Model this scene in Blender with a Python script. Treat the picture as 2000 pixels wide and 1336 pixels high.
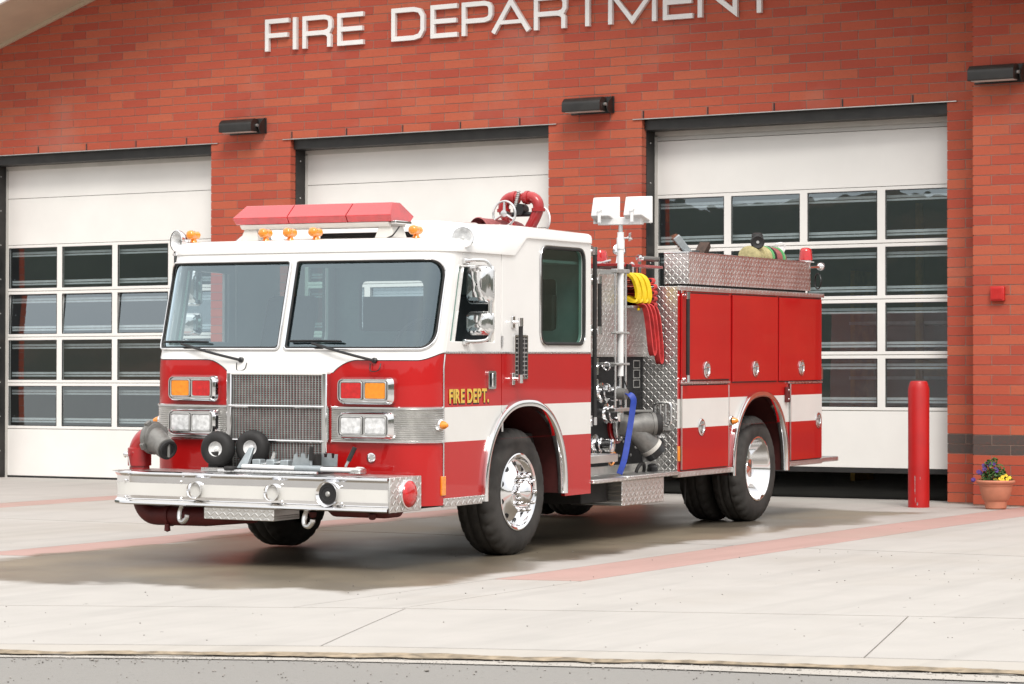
import bpy, bmesh, math, random
from mathutils import Vector, Matrix
from mathutils.geometry import tessellate_polygon
R = math.radians
random.seed(7)
scene = bpy.context.scene
col = scene.collection
for o in list(bpy.data.objects): bpy.data.objects.remove(o)

# ------------------------------------------------------------------ camera, sky, sun, exposure
CAM_H = 1.3186
def camera():
    cd = bpy.data.cameras.new('camera'); co = bpy.data.objects.new('camera', cd); col.objects.link(co)
    f, pitch, az, roll = 5140.0, math.atan(77/5140.0), R(31.16), R(0.08)
    fw = Vector((-math.sin(az)*math.cos(pitch), math.cos(az)*math.cos(pitch), math.sin(pitch)))
    r0 = Vector((math.cos(az), math.sin(az), 0)); u0 = r0.cross(fw)
    rt = r0*math.cos(roll)+u0*math.sin(roll); up = u0*math.cos(roll)-r0*math.sin(roll)
    m = Matrix((rt, up, -fw)).transposed().to_4x4(); m.translation = (0, 0, CAM_H)
    co.matrix_world = m
    cd.sensor_width = 36; cd.lens = f/2000*36; cd.clip_start = .1; cd.clip_end = 3000
    cd.dof.use_dof = True; cd.dof.focus_distance = 20.5; cd.dof.aperture_fstop = 9
    scene.camera = co
camera()
SUN_EL, SUN_AZ = R(47), R(142)      # compass style azimuth of the sun: high to the right of the camera
def sky():
    w = bpy.data.worlds.new('World'); scene.world = w; w.use_nodes = True
    nt = w.node_tree; nt.nodes.clear()
    out = nt.nodes.new('ShaderNodeOutputWorld'); bg = nt.nodes.new('ShaderNodeBackground')
    st = nt.nodes.new('ShaderNodeTexSky'); st.sky_type = 'NISHITA'; st.sun_disc = False
    st.sun_elevation = SUN_EL; st.sun_rotation = SUN_AZ; st.altitude = 600; st.air_density = 1.0; st.dust_density = 2.5; st.ozone_density = 1.0
    # broken high cloud: mixes the clear sky with pale cloud of about the same brightness
    tc = nt.nodes.new('ShaderNodeTexCoord'); mp = nt.nodes.new('ShaderNodeMapping'); mp.inputs['Scale'].default_value = (1, 1, 3.2)
    nz = nt.nodes.new('ShaderNodeTexNoise'); nz.inputs['Scale'].default_value = 1.6; nz.inputs['Detail'].default_value = 6; nz.inputs['Roughness'].default_value = .55
    rp = nt.nodes.new('ShaderNodeValToRGB'); rp.color_ramp.elements[0].position = .30; rp.color_ramp.elements[1].position = .62
    rp.color_ramp.elements[0].color = (.70, .70, .70, 1); rp.color_ramp.elements[1].color = (.97, .97, .97, 1)
    mx = nt.nodes.new('ShaderNodeMix'); mx.data_type = 'RGBA'
    L = nt.links.new
    # overcast layer: brighter overhead than at the horizon, as real cloud cover is
    sx = nt.nodes.new('ShaderNodeSeparateXYZ'); L(tc.outputs['Generated'], sx.inputs[0])
    ma = nt.nodes.new('ShaderNodeMath'); ma.operation = 'MULTIPLY_ADD'; ma.use_clamp = True; L(sx.outputs[2], ma.inputs[0]); ma.inputs[1].default_value = .58; ma.inputs[2].default_value = .42
    cl = nt.nodes.new('ShaderNodeMix'); cl.data_type = 'RGBA'; L(ma.outputs[0], cl.inputs[0]); cl.inputs[6].default_value = (0, 0, 0, 1); cl.inputs[7].default_value = (13.6, 13.4, 13.1, 1)
    L(cl.outputs[2], mx.inputs[7])
    L(tc.outputs['Generated'], mp.inputs['Vector']); L(mp.outputs[0], nz.inputs['Vector']); L(nz.outputs['Fac'], rp.inputs['Fac'])
    L(rp.outputs['Color'], mx.inputs[0]); L(st.outputs[0], mx.inputs[6]); L(mx.outputs[2], bg.inputs['Color'])
    bg.inputs['Strength'].default_value = .10
    L(bg.outputs[0], out.inputs['Surface'])
sky()
def sun():
    ld = bpy.data.lights.new('sun', 'SUN'); lo = bpy.data.objects.new('sun', ld); col.objects.link(lo)
    ld.energy = 1.5; ld.angle = R(22); ld.color = (1, .96, .9)
    d = Vector((math.sin(SUN_AZ)*math.cos(SUN_EL), math.cos(SUN_AZ)*math.cos(SUN_EL), math.sin(SUN_EL)))
    lo.rotation_euler = d.to_track_quat('Z', 'Y').to_euler(); lo.location = d*40
sun()
vs = scene.view_settings
vs.view_transform = 'Standard'; vs.look = 'None'; vs.gamma = 1; vs.exposure = 0.66
scene.cycles.use_denoising = True
scene.cycles.max_bounces = 10; scene.cycles.transparent_max_bounces = 24
scene.cycles.sample_clamp_indirect = 6; scene.cycles.caustics_reflective = False; scene.cycles.caustics_refractive = False

# ------------------------------------------------------------------ materials
MATS = {}
def _mat(name):
    m = bpy.data.materials.new(name); m.use_nodes = True
    nt = m.node_tree; b = nt.nodes['Principled BSDF']; MATS[name] = m
    return m, nt, b
def mixrgb(nt, a, b, fac):
    n = nt.nodes.new('ShaderNodeMix'); n.data_type = 'RGBA'
    for i, v in ((0, fac), (6, a), (7, b)):
        if hasattr(v, 'links') or isinstance(v, bpy.types.NodeSocket): nt.links.new(v, n.inputs[i])
        else: n.inputs[i].default_value = (*v, 1) if isinstance(v, tuple) else v
    return n.outputs[2]
def mth(nt, op, a, b=None, c=None, clamp=False):
    n = nt.nodes.new('ShaderNodeMath'); n.operation = op; n.use_clamp = clamp
    for i, v in enumerate((a, b, c)):
        if v is None: continue
        if isinstance(v, bpy.types.NodeSocket): nt.links.new(v, n.inputs[i])
        else: n.inputs[i].default_value = v
    return n.outputs[0]
def noise(nt, scale, detail=4, vec=None, rough=.55, dist=0):
    n = nt.nodes.new('ShaderNodeTexNoise'); n.inputs['Scale'].default_value = scale
    n.inputs['Detail'].default_value = detail; n.inputs['Roughness'].default_value = rough; n.inputs['Distortion'].default_value = dist
    if vec is None:
        g = nt.nodes.new('ShaderNodeNewGeometry'); vec = g.outputs['Position']
    nt.links.new(vec, n.inputs['Vector'])
    return n
def ramp(nt, fac, p0, p1, c0=(0, 0, 0), c1=(1, 1, 1)):
    r = nt.nodes.new('ShaderNodeValToRGB'); nt.links.new(fac, r.inputs['Fac'])
    r.color_ramp.elements[0].position = p0; r.color_ramp.elements[1].position = p1
    r.color_ramp.elements[0].color = (*c0, 1); r.color_ramp.elements[1].color = (*c1, 1)
    return r.outputs['Color']
def bump(nt, b, h, strength, dist=.01):
    n = nt.nodes.new('ShaderNodeBump'); n.inputs['Strength'].default_value = strength; n.inputs['Distance'].default_value = dist
    nt.links.new(h, n.inputs['Height']); nt.links.new(n.outputs[0], b.inputs['Normal']); return n
def plain(name, c, rough=.5, metal=0, coat=0, var=.12, vscale=6, bmp=0, bscale=80, rvar=.0, spec=.5):
    m, nt, b = _mat(name)
    b.inputs['Roughness'].default_value = rough; b.inputs['Metallic'].default_value = metal
    b.inputs['Coat Weight'].default_value = coat; b.inputs['Coat Roughness'].default_value = .03
    b.inputs['Specular IOR Level'].default_value = spec
    n = noise(nt, vscale, 5)
    c0 = tuple(x*(1-var) for x in c); c1 = tuple(min(1, x*(1+var)) for x in c)
    nt.links.new(ramp(nt, n.outputs['Fac'], .35, .65, c0, c1), b.inputs['Base Color'])
    if rvar:
        n3 = noise(nt, vscale*3, 5)
        nt.links.new(mth(nt, 'MULTIPLY_ADD', n3.outputs['Fac'], rvar*2, rough-rvar), b.inputs['Roughness'])
    if bmp:
        n2 = noise(nt, bscale, 4); bump(nt, b, n2.outputs['Fac'], bmp, .003)
    return m
plain('red_paint', (.46, .0045, .005), .38, 0, .8, .05, 1.2, .015, 3, spec=.25)
plain('white_paint', (.86, .85, .83), .3, 0, .8, .03, 1.5, .01, 3)
plain('stripe_white', (.74, .73, .70), .4, 0, .3, .03, 2)
plain('red_enamel', (.38, .012, .014), .35, 0, .6, .1, 8)
plain('dark_red', (.10, .010, .010), .6, 0, 0, .2, 8)
plain('chrome', (.86, .86, .87), .07, 1, 0, .03, 3, rvar=.04)
plain('aluminium', (.72, .72, .72), .28, 1, 0, .06, 10, rvar=.08)
plain('brushed', (.62, .61, .59), .32, 1, 0, .08, 14, rvar=.08)
plain('dull_metal', (.42, .42, .41), .5, .6, 0, .15, 14)
plain('grey_fitting', (.20, .195, .185), .5, .35, 0, .15, 20, .1, 120)
plain('zinc', (.36, .40, .42), .45, .5, 0, .1, 20)
plain('rubber', (.022, .021, .021), .62, 0, 0, .25, 10, .12, 60, spec=.35)
plain('tyre', (.045, .042, .039), .72, 0, 0, .3, 6, .15, 90, spec=.3)
plain('black', (.016, .016, .017), .4, 0, 0, .2, 10)
plain('black_panel', (.010, .010, .011), .55, 0, 0, .3, 12, spec=.25)
plain('under', (.02, .018, .017), .75, 0, 0, .4, 6)
plain('well', (.055, .010, .009), .6, 0, 0, .3, 5)
plain('interior', (.30, .325, .34), .7, 0, 0, .1, 5)
plain('seat', (.06, .068, .075), .7, 0, 0, .2, 10)
plain('steel_black', (.018, .017, .016), .45, 0, 0, .3, 6, .05, 30)
plain('door_white', (.83, .815, .785), .5, 0, 0, .03, 1.5, .02, 4)
plain('seal', (.62, .60, .56), .5, 0, 0, .06, 4)
plain('galv', (.74, .80, .82), .35, .0, 0, .08, 12)
plain('letter', (.80, .79, .78), .4, 0, .1, .03, 4)
plain('bollard_red', (.44, .005, .005), .5, 0, .1, .08, 4, .05, 12)
plain('scuff', (.30, .22, .22), .7, 0, 0, .3, 40)
plain('alarm_red', (.52, .018, .015), .45, 0, .2, .05, 6)
plain('terracotta', (.52, .20, .12), .65, 0, 0, .08, 9, .05, 40)
plain('soil', (.05, .035, .025), .9, 0, 0, .3, 30)
plain('leaf', (.055, .13, .03), .55, 0, 0, .45, 60)
plain('petal_purple', (.06, .015, .16), .6, 0, 0, .4, 60)
plain('petal_yellow', (.80, .52, .02), .6, 0, 0, .2, 60)
plain('soffit', (.50, .40, .29), .7, 0, 0, .05, 3)
plain('fascia', (.78, .77, .74), .5, 0, 0, .03, 3)
plain('roofing', (.14, .14, .15), .7, 0, 0, .1, 8)
plain('bay_wall', (.14, .10, .06), .85, 0, 0, .2, .7)
plain('bay_floor', (.16, .15, .14), .6, 0, 0, .2, 1.5)
plain('yellow_hose', (.86, .60, .010), .55, 0, 0, .1, 20, .15, 220)
plain('red_hose', (.56, .045, .045), .6, 0, 0, .22, 14, .2, 260)
plain('blue_hose', (.015, .05, .36), .5, 0, 0, .15, 20, .2, 260)
plain('bristle', (.22, .075, .035), .8, 0, 0, .5, 60)
plain('hose_tan', (.46, .40, .20), .75, 0, 0, .2, 30, .2, 200)
plain('hose_pink', (.34, .10, .10), .75, 0, 0, .2, 30, .2, 200)
plain('green_strap', (.12, .42, .16), .6, 0, 0, .1, 30)
plain('dark_wood', (.06, .035, .025), .7, 0, 0, .3, 30)
plain('plastic_white', (.82, .82, .82), .45, 0, .1, .03, 5)
plain('gold', (.80, .54, .10), .4, .3, 0, .15, 60)
plain('lens_amber', (.85, .27, .012), .16, 0, 1, .12, 40, .08, 160)
plain('lens_red', (.55, .008, .010), .16, 0, 1, .15, 40, .08, 160)
plain('lightbar_red', (.50, .006, .012), .10, 0, 1, .15, 9, spec=.6)
plain('lens_clear', (.80, .81, .82), .12, .2, 1, .22, 28, .3, 45)
plain('reflector', (.9, .9, .9), .08, 1, 0, .05, 30)
plain('ochre', (.30, .17, .03), .8, 0, 0, .3, 6)
plain('gravel', (.26, .24, .22), .85, 0, 0, .5, 15)

def glass(name, tint, ior=1.5, rough=0.0, refl=(1, 1, 1), faces=1.8):
    m, nt, b = _mat(name); nt.nodes.remove(b)
    out = nt.nodes['Material Output']
    t = nt.nodes.new('ShaderNodeBsdfTransparent'); t.inputs['Color'].default_value = (*tint, 1)
    g = nt.nodes.new('ShaderNodeBsdfGlossy'); g.inputs['Roughness'].default_value = rough; g.inputs['Color'].default_value = (*refl, 1)
    fr = nt.nodes.new('ShaderNodeFresnel'); gg = nt.nodes.new('ShaderNodeNewGeometry')
    nt.links.new(mth(nt, 'POWER', ior, mth(nt, 'MULTIPLY_ADD', gg.outputs['Backfacing'], -2, 1)), fr.inputs['IOR'])   # same pane from either side
    mx = nt.nodes.new('ShaderNodeMixShader')
    # thin pane: two faces reflect
    f2 = mth(nt, 'MULTIPLY', fr.outputs[0], faces, clamp=True)
    nt.links.new(f2, mx.inputs[0]); nt.links.new(t.outputs[0], mx.inputs[1]); nt.links.new(g.outputs[0], mx.inputs[2])
    nz = noise(nt, 1.3, 3); bp = nt.nodes.new('ShaderNodeBump'); bp.inputs['Strength'].default_value = .05; bp.inputs['Distance'].default_value = .02
    nt.links.new(nz.outputs['Fac'], bp.inputs['Height']); nt.links.new(bp.outputs[0], g.inputs['Normal'])
    nt.links.new(mx.outputs[0], out.inputs['Surface'])
    return m
glass('windscreen', (.60, .70, .71), 1.6, refl=(.76, .92, 1.0), faces=3.8)
glass('tinted', (.42, .62, .56), 1.5, refl=(.8, 1, .95), faces=1.8)
glass('pane', (.88, .92, .92), 1.55, refl=(.80, .92, 1.0), faces=6.0)

def treadplate(name, ax, scale=24, base=(.78, .77, .75), rough=.34, st=.8):
    """aluminium chequer plate: raised lens pattern in the two object axes ax"""
    m, nt, b = _mat(name)
    b.inputs['Metallic'].default_value = 1
    tc = nt.nodes.new('ShaderNodeTexCoord'); sp = nt.nodes.new('ShaderNodeSeparateXYZ'); nt.links.new(tc.outputs['Object'], sp.inputs[0])
    u = mth(nt, 'MULTIPLY', sp.outputs[ax[0]], scale); v = mth(nt, 'MULTIPLY', sp.outputs[ax[1]], scale)
    fu, fv = mth(nt, 'FLOOR', u), mth(nt, 'FLOOR', v)
    par = mth(nt, 'FLOORED_MODULO', mth(nt, 'ADD', fu, fv), 2)
    sg = mth(nt, 'MULTIPLY_ADD', par, 2, -1)
    qu = mth(nt, 'SUBTRACT', mth(nt, 'FRACT', u), .5); qv = mth(nt, 'SUBTRACT', mth(nt, 'FRACT', v), .5)
    qs = mth(nt, 'MULTIPLY', qv, sg)
    a = mth(nt, 'MULTIPLY', mth(nt, 'ADD', qu, qs), .7071); c = mth(nt, 'MULTIPLY', mth(nt, 'SUBTRACT', qu, qs), .7071)
    a2 = mth(nt, 'POWER', mth(nt, 'ABSOLUTE', mth(nt, 'DIVIDE', a, .60)), 2); c2 = mth(nt, 'POWER', mth(nt, 'ABSOLUTE', mth(nt, 'DIVIDE', c, .17)), 2)
    h = mth(nt, 'SUBTRACT', 1, mth(nt, 'ADD', a2, c2), clamp=True)
    h = mth(nt, 'POWER', h, .6)
    bump(nt, b, h, st, .007)
    n = noise(nt, 4, 5)
    nt.links.new(ramp(nt, n.outputs['Fac'], .3, .7, tuple(x*.86 for x in base), base), b.inputs['Base Color'])
    nt.links.new(mth(nt, 'MULTIPLY_ADD', n.outputs['Fac'], .2, rough-.1), b.inputs['Roughness'])
treadplate('tread_xz', (0, 2)); treadplate('tread_yz', (1, 2), 29, rough=.38, st=.45); treadplate('tread_xy', (0, 1))

BX0, BM, BZ0, BH = -10.341, .4030, .574, .1022     # brick coursing: start, module, level of the dark band, course height
def brick_material():
    m, nt, b = _mat('brick')
    g = nt.nodes.new('ShaderNodeNewGeometry'); sp = nt.nodes.new('ShaderNodeSeparateXYZ'); nt.links.new(g.outputs['Position'], sp.inputs[0])
    row = mth(nt, 'FLOOR', mth(nt, 'DIVIDE', mth(nt, 'SUBTRACT', sp.outputs[2], BZ0), BH))
    off = mth(nt, 'MULTIPLY', mth(nt, 'FLOORED_MODULO', row, 2), .5)
    cx = mth(nt, 'FLOOR', mth(nt, 'SUBTRACT', mth(nt, 'DIVIDE', mth(nt, 'SUBTRACT', sp.outputs[0], BX0), BM), off))
    cb = nt.nodes.new('ShaderNodeCombineXYZ'); nt.links.new(cx, cb.inputs[0]); nt.links.new(row, cb.inputs[1])
    wn = nt.nodes.new('ShaderNodeTexWhiteNoise'); wn.noise_dimensions = '2D'; nt.links.new(cb.outputs[0], wn.inputs['Vector'])
    base = nt.nodes.new('ShaderNodeValToRGB'); nt.links.new(wn.outputs['Value'], base.inputs['Fac'])
    cr = base.color_ramp; cr.elements[0].position = 0; cr.elements[0].color = (.375, .060, .033, 1)
    cr.elements[1].position = 1; cr.elements[1].color = (.460, .108, .053, 1)
    e = cr.elements.new(.35); e.color = (.415, .073, .038, 1)
    e = cr.elements.new(.7); e.color = (.440, .088, .043, 1)
    # the two dark courses
    dark = mth(nt, 'MULTIPLY', mth(nt, 'GREATER_THAN', row, -.5), mth(nt, 'LESS_THAN', row, 1.5))
    c1 = mixrgb(nt, base.outputs['Color'], (.075, .062, .055), dark)
    n1 = noise(nt, 55, 6, rough=.7); n2 = noise(nt, 1.1, 4)
    c2 = mixrgb(nt, c1, (.28, .055, .034), mth(nt, 'MULTIPLY', ramp(nt, n1.outputs['Fac'], .5, .75), .5))
    c3 = mixrgb(nt, c2, (.42, .30, .25), mth(nt, 'MULTIPLY', ramp(nt, n2.outputs['Fac'], .56, .78), .22))
    n4 = noise(nt, 260, 2)
    c4 = mixrgb(nt, c3, (.50, .36, .28), mth(nt, 'MULTIPLY', ramp(nt, n4.outputs['Fac'], .68, .74), .35))
    nt.links.new(c4, b.inputs['Base Color'])
    b.inputs['Roughness'].default_value = .82
    bump(nt, b, n1.outputs['Fac'], .25, .004)
brick_material()
plain('mortar', (.31, .225, .185), .9, 0, 0, .15, 30, .3, 150)

def concrete(name, base, wet):
    m, nt, b = _mat(name)
    g = nt.nodes.new('ShaderNodeNewGeometry'); pos = g.outputs['Position']
    n_big = noise(nt, .35, 5, pos); n_mid = noise(nt, 2.2, 6, pos); n_fine = noise(nt, 60, 4, pos, .7)
    mp = nt.nodes.new('ShaderNodeMapping'); mp.inputs['Scale'].default_value = (3.5, .35, 1); mp.inputs['Rotation'].default_value = (0, 0, R(28)); nt.links.new(pos, mp.inputs['Vector'])
    n_str = noise(nt, 1.0, 5, mp.outputs[0])      # broom and tyre streaks
    c = mixrgb(nt, tuple(x*.86 for x in base), tuple(min(1, x*1.06) for x in base), n_mid.outputs['Fac'])
    c = mixrgb(nt, c, tuple(x*.70 for x in base), mth(nt, 'MULTIPLY', ramp(nt, n_str.outputs['Fac'], .50, .78), .55))
    c = mixrgb(nt, c, (.30, .26, .21), mth(nt, 'MULTIPLY', ramp(nt, n_big.outputs['Fac'], .52, .74), .45))
    c = mixrgb(nt, c, tuple(x*.62 for x in base), mth(nt, 'MULTIPLY', ramp(nt, n_fine.outputs['Fac'], .58, .8), .35))
    vo = nt.nodes.new('ShaderNodeTexVoronoi'); vo.inputs['Scale'].default_value = 1.9; nt.links.new(pos, vo.inputs['Vector'])
    spot = mth(nt, 'LESS_THAN', vo.outputs['Distance'], .022)
    c = mixrgb(nt, c, (.07, .06, .05), mth(nt, 'MULTIPLY', spot, .8))
    b.inputs['Roughness'].default_value = .8
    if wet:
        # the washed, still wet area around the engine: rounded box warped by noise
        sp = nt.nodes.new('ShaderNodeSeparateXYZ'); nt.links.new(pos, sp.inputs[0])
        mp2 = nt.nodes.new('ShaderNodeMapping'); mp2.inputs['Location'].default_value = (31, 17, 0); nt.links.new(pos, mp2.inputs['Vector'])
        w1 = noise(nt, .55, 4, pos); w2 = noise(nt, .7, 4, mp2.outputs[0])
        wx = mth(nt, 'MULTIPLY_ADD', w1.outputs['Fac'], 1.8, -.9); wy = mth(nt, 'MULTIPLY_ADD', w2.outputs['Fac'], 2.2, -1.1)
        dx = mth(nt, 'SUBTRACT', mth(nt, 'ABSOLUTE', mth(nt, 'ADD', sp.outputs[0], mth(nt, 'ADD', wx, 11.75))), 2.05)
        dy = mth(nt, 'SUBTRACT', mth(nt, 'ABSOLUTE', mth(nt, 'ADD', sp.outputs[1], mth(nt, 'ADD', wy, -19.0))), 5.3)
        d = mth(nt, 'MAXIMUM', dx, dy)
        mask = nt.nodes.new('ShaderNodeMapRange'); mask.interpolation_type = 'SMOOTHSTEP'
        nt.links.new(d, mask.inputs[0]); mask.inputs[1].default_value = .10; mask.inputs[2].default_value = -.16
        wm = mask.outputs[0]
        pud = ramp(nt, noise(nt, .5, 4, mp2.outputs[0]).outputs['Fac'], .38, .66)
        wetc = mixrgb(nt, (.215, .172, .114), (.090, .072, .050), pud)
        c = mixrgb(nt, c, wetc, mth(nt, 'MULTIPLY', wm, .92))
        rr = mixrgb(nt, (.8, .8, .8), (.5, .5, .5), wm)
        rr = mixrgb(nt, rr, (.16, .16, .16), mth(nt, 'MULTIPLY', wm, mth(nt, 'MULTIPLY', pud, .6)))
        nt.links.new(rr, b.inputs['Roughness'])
    nt.links.new(c, b.inputs['Base Color'])
    bump(nt, b, n_fine.outputs['Fac'], .25, .003)
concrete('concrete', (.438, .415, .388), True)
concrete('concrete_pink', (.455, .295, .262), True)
concrete('kerb_concrete', (.44, .41, .37), False)
def asphalt():
    m, nt, b = _mat('asphalt')
    n1 = noise(nt, 140, 4, rough=.75); n2 = noise(nt, 1.2, 5); n3 = noise(nt, 30, 3)
    c = mixrgb(nt, (.15, .145, .137), (.33, .315, .295), n1.outputs['Fac'])
    c = mixrgb(nt, c, (.28, .265, .245), mth(nt, 'MULTIPLY', n2.outputs['Fac'], .6))
    c = mixrgb(nt, c, (.15, .14, .13), mth(nt, 'MULTIPLY', ramp(nt, n3.outputs['Fac'], .60, .75), .5))
    nt.links.new(c, b.inputs['Base Color']); b.inputs['Roughness'].default_value = .85
    bump(nt, b, n1.outputs['Fac'], .6, .006)
asphalt()
plain('joint_filler', (.20, .175, .145), .95, 0, 0, .3, 9)
plain('kerb_dirt', (.27, .215, .15), .95, 0, 0, .4, 12, .4, 90)
def hillside():
    m, nt, b = _mat('hillside')
    n1 = noise(nt, .12, 6, rough=.7); n2 = noise(nt, .02, 3)
    c = mixrgb(nt, (.006, .010, .004), (.022, .030, .012), n1.outputs['Fac'])
    c = mixrgb(nt, c, (.07, .045, .025), ramp(nt, n2.outputs['Fac'], .5, .62))
    nt.links.new(c, b.inputs['Base Color']); b.inputs['Roughness'].default_value = .9
hillside()

# ------------------------------------------------------------------ mesh helpers
class MB:
    def __init__(s): s.v = []; s.f = []
    def add(s, vs, fs):
        o = len(s.v); s.v += [tuple(v) for v in vs]; s.f += [tuple(i+o for i in f) for f in fs]; return s
    def box(s, x0, x1, y0, y1, z0, z1):
        x0, x1 = min(x0, x1), max(x0, x1); y0, y1 = min(y0, y1), max(y0, y1); z0, z1 = min(z0, z1), max(z0, z1)
        return s.add([(x0,y0,z0),(x1,y0,z0),(x1,y1,z0),(x0,y1,z0),(x0,y0,z1),(x1,y0,z1),(x1,y1,z1),(x0,y1,z1)],
                     [(0,3,2,1),(4,5,6,7),(0,1,5,4),(1,2,6,5),(2,3,7,6),(3,0,4,7)])
    def hull8(s, p):   # 8 points: bottom 4 ccw, top 4 ccw
        return s.add(p, [(0,3,2,1),(4,5,6,7),(0,1,5,4),(1,2,6,5),(2,3,7,6),(3,0,4,7)])
    def obox(s, c, ax, ay, az, hx, hy, hz):
        c, ax, ay, az = Vector(c), Vector(ax).normalized(), Vector(ay).normalized(), Vector(az).normalized()
        q = [c+ax*hx*a+ay*hy*b+az*hz*d for d in (-1, 1) for a, b in ((-1,-1),(1,-1),(1,1),(-1,1))]
        return s.hull8(q)
    def tube(s, pts, r, n=10, cap=True, closed=False, flat=None):
        pts = [Vector(p) for p in pts]; N = len(pts)
        rs = r if isinstance(r, (list, tuple)) else [r]*N
        tans = []
        for i in range(N):
            a = pts[(i-1) % N] if (closed or i > 0) else pts[i]; b = pts[(i+1) % N] if (closed or i < N-1) else pts[i]
            t = (b-a); tans.append(t.normalized() if t.length > 1e-9 else Vector((0,0,1)))
        up = Vector((0,0,1)) if abs(tans[0].z) < .9 else Vector((1,0,0))
        nrm = (up-tans[0]*up.dot(tans[0])).normalized()
        vs = []
        for i in range(N):
            nrm = (nrm-tans[i]*nrm.dot(tans[i]))
            nrm = nrm.normalized() if nrm.length > 1e-6 else tans[i].orthogonal().normalized()
            bi = tans[i].cross(nrm)
            for k in range(n):
                a = 2*math.pi*k/n
                ca, sa = math.cos(a)*rs[i], math.sin(a)*rs[i]
                if flat: ca *= flat[0]; sa *= flat[1]
                vs.append(pts[i]+nrm*ca+bi*sa)
        fs = []
        for i in range(N if closed else N-1):
            for k in range(n):
                a, b = i*n+k, i*n+(k+1) % n; c, d = ((i+1) % N)*n+(k+1) % n, ((i+1) % N)*n+k
                fs.append((a, b, c, d))
        if cap and not closed: fs.append(tuple(range(n))[::-1]); fs.append(tuple((N-1)*n+k for k in range(n)))
        return s.add(vs, fs)
    def lathe(s, prof, o, d, n=28, capa=True, capb=True, mod=None):
        """prof: (distance along d, radius)"""
        o, d = Vector(o), Vector(d).normalized()
        u = d.orthogonal().normalized() if abs(d.z) > .9 else (Vector((0,0,1))-d*d.z).normalized()
        w = d.cross(u); vs = []
        for j, (a, r) in enumerate(prof):
            for k in range(n):
                t = 2*math.pi*k/n; rr = r if mod is None else r+mod(j, k)
                vs.append(o+d*a+(u*math.cos(t)+w*math.sin(t))*rr)
        fs = []
        for j in range(len(prof)-1):
            for k in range(n): fs.append((j*n+k, j*n+(k+1) % n, (j+1)*n+(k+1) % n, (j+1)*n+k))
        if capa and prof[0][1] > 1e-6: fs.append(tuple(range(n))[::-1])
        if capb and prof[-1][1] > 1e-6: fs.append(tuple((len(prof)-1)*n+k for k in range(n)))
        return s.add(vs, fs)
    def grid(s, fn, us, vs_, closed=False):
        P = [fn(u, v) for u in us for v in vs_]; m = len(vs_)
        fs = [(i*m+j, (i+1)*m+j, (i+1)*m+j+1, i*m+j+1) for i in range(len(us)-1) for j in range(m-1)]
        return s.add(P, fs)
    def plate(s, outer, holes, fmap, t):
        """flat plate with holes; fmap(a, b, depth) -> 3D point; thickness t"""
        loops = [outer]+list(holes)
        vec = [[Vector((a, b, 0)) for a, b in lp] for lp in loops]
        tris = tessellate_polygon(vec); flat = [p for lp in loops for p in lp]; n = len(flat)
        vs = [fmap(a, b, 0) for a, b in flat]+[fmap(a, b, t) for a, b in flat]
        fs = [tuple(x) for x in tris]+[tuple(i+n for i in x)[::-1] for x in tris]
        k = 0
        for lp in loops:
            m = len(lp)
            for i in range(m): fs.append((k+i, k+(i+1) % m, n+k+(i+1) % m, n+k+i))
            k += m
        return s.add(vs, fs)
    def mesh(s, name, mat, smooth=35, fix=True):
        me = bpy.data.meshes.new(name); me.from_pydata(s.v, [], s.f); me.validate()
        if fix:
            bm = bmesh.new(); bm.from_mesh(me); bmesh.ops.recalc_face_normals(bm, faces=bm.faces); bm.to_mesh(me); bm.free()
        if smooth:
            me.polygons.foreach_set('use_smooth', [True]*len(me.polygons)); me.set_sharp_from_angle(angle=R(smooth))
        me.materials.append(MATS[mat]); return me
    def obj(s, name, mat, parent=None, smooth=35, bevel=0, fix=True, seg=2, at=None):
        o = bpy.data.objects.new(name, s.mesh(name, mat, smooth, fix)); col.objects.link(o)
        if parent: o.parent = parent
        if at: o.location = at
        if bevel:
            bv = o.modifiers.new('bevel', 'BEVEL'); bv.width = bevel; bv.segments = seg; bv.limit_method = 'ANGLE'; bv.angle_limit = R(40)
        return o
def empty(name, parent=None, loc=(0, 0, 0)):
    o = bpy.data.objects.new(name, None); col.objects.link(o); o.location = loc; o.empty_display_size = .2
    if parent: o.parent = parent
    return o
def tag(o, label=None, cat=None, group=None, kind=None):
    for k, v in (('label', label), ('category', cat), ('group', group), ('kind', kind)):
        if v: o[k] = v
    return o
def lerp(a, b, t): return a+(b-a)*t
def lin(a, b, n): return [a+(b-a)*i/(n-1) for i in range(n)]
def roundpoly(pts, r, n=6):
    """round the corners of a 2D polygon; r scalar or list"""
    out = []; N = len(pts)
    for i in range(N):
        p = Vector(pts[i]); a = Vector(pts[i-1]); b = Vector(pts[(i+1) % N]); rr = r[i] if isinstance(r, (list, tuple)) else r
        if rr <= 0: out.append(tuple(p)); continue
        da, db = (a-p).normalized(), (b-p).normalized()
        ang = da.angle(db); t = min(rr/math.tan(ang/2), (a-p).length*.49, (b-p).length*.49)
        p0, p1 = p+da*t, p+db*t
        for k in range(n+1):
            q = k/n; out.append(tuple((p0*(1-q)+p*q)*(1-q)+(p*(1-q)+p1*q)*q))
    return out
def rrect(cx, cz, w, h, r, n=5): return roundpoly([(cx-w/2, cz-h/2), (cx+w/2, cz-h/2), (cx+w/2, cz+h/2), (cx-w/2, cz+h/2)], r, n)
def arc(c, u, v, r, a0, a1, n):
    c, u, v = Vector(c), Vector(u), Vector(v)
    return [c+u*r*math.cos(R(lerp(a0, a1, i/n)))+v*r*math.sin(R(lerp(a0, a1, i/n))) for i in range(n+1)]
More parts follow.
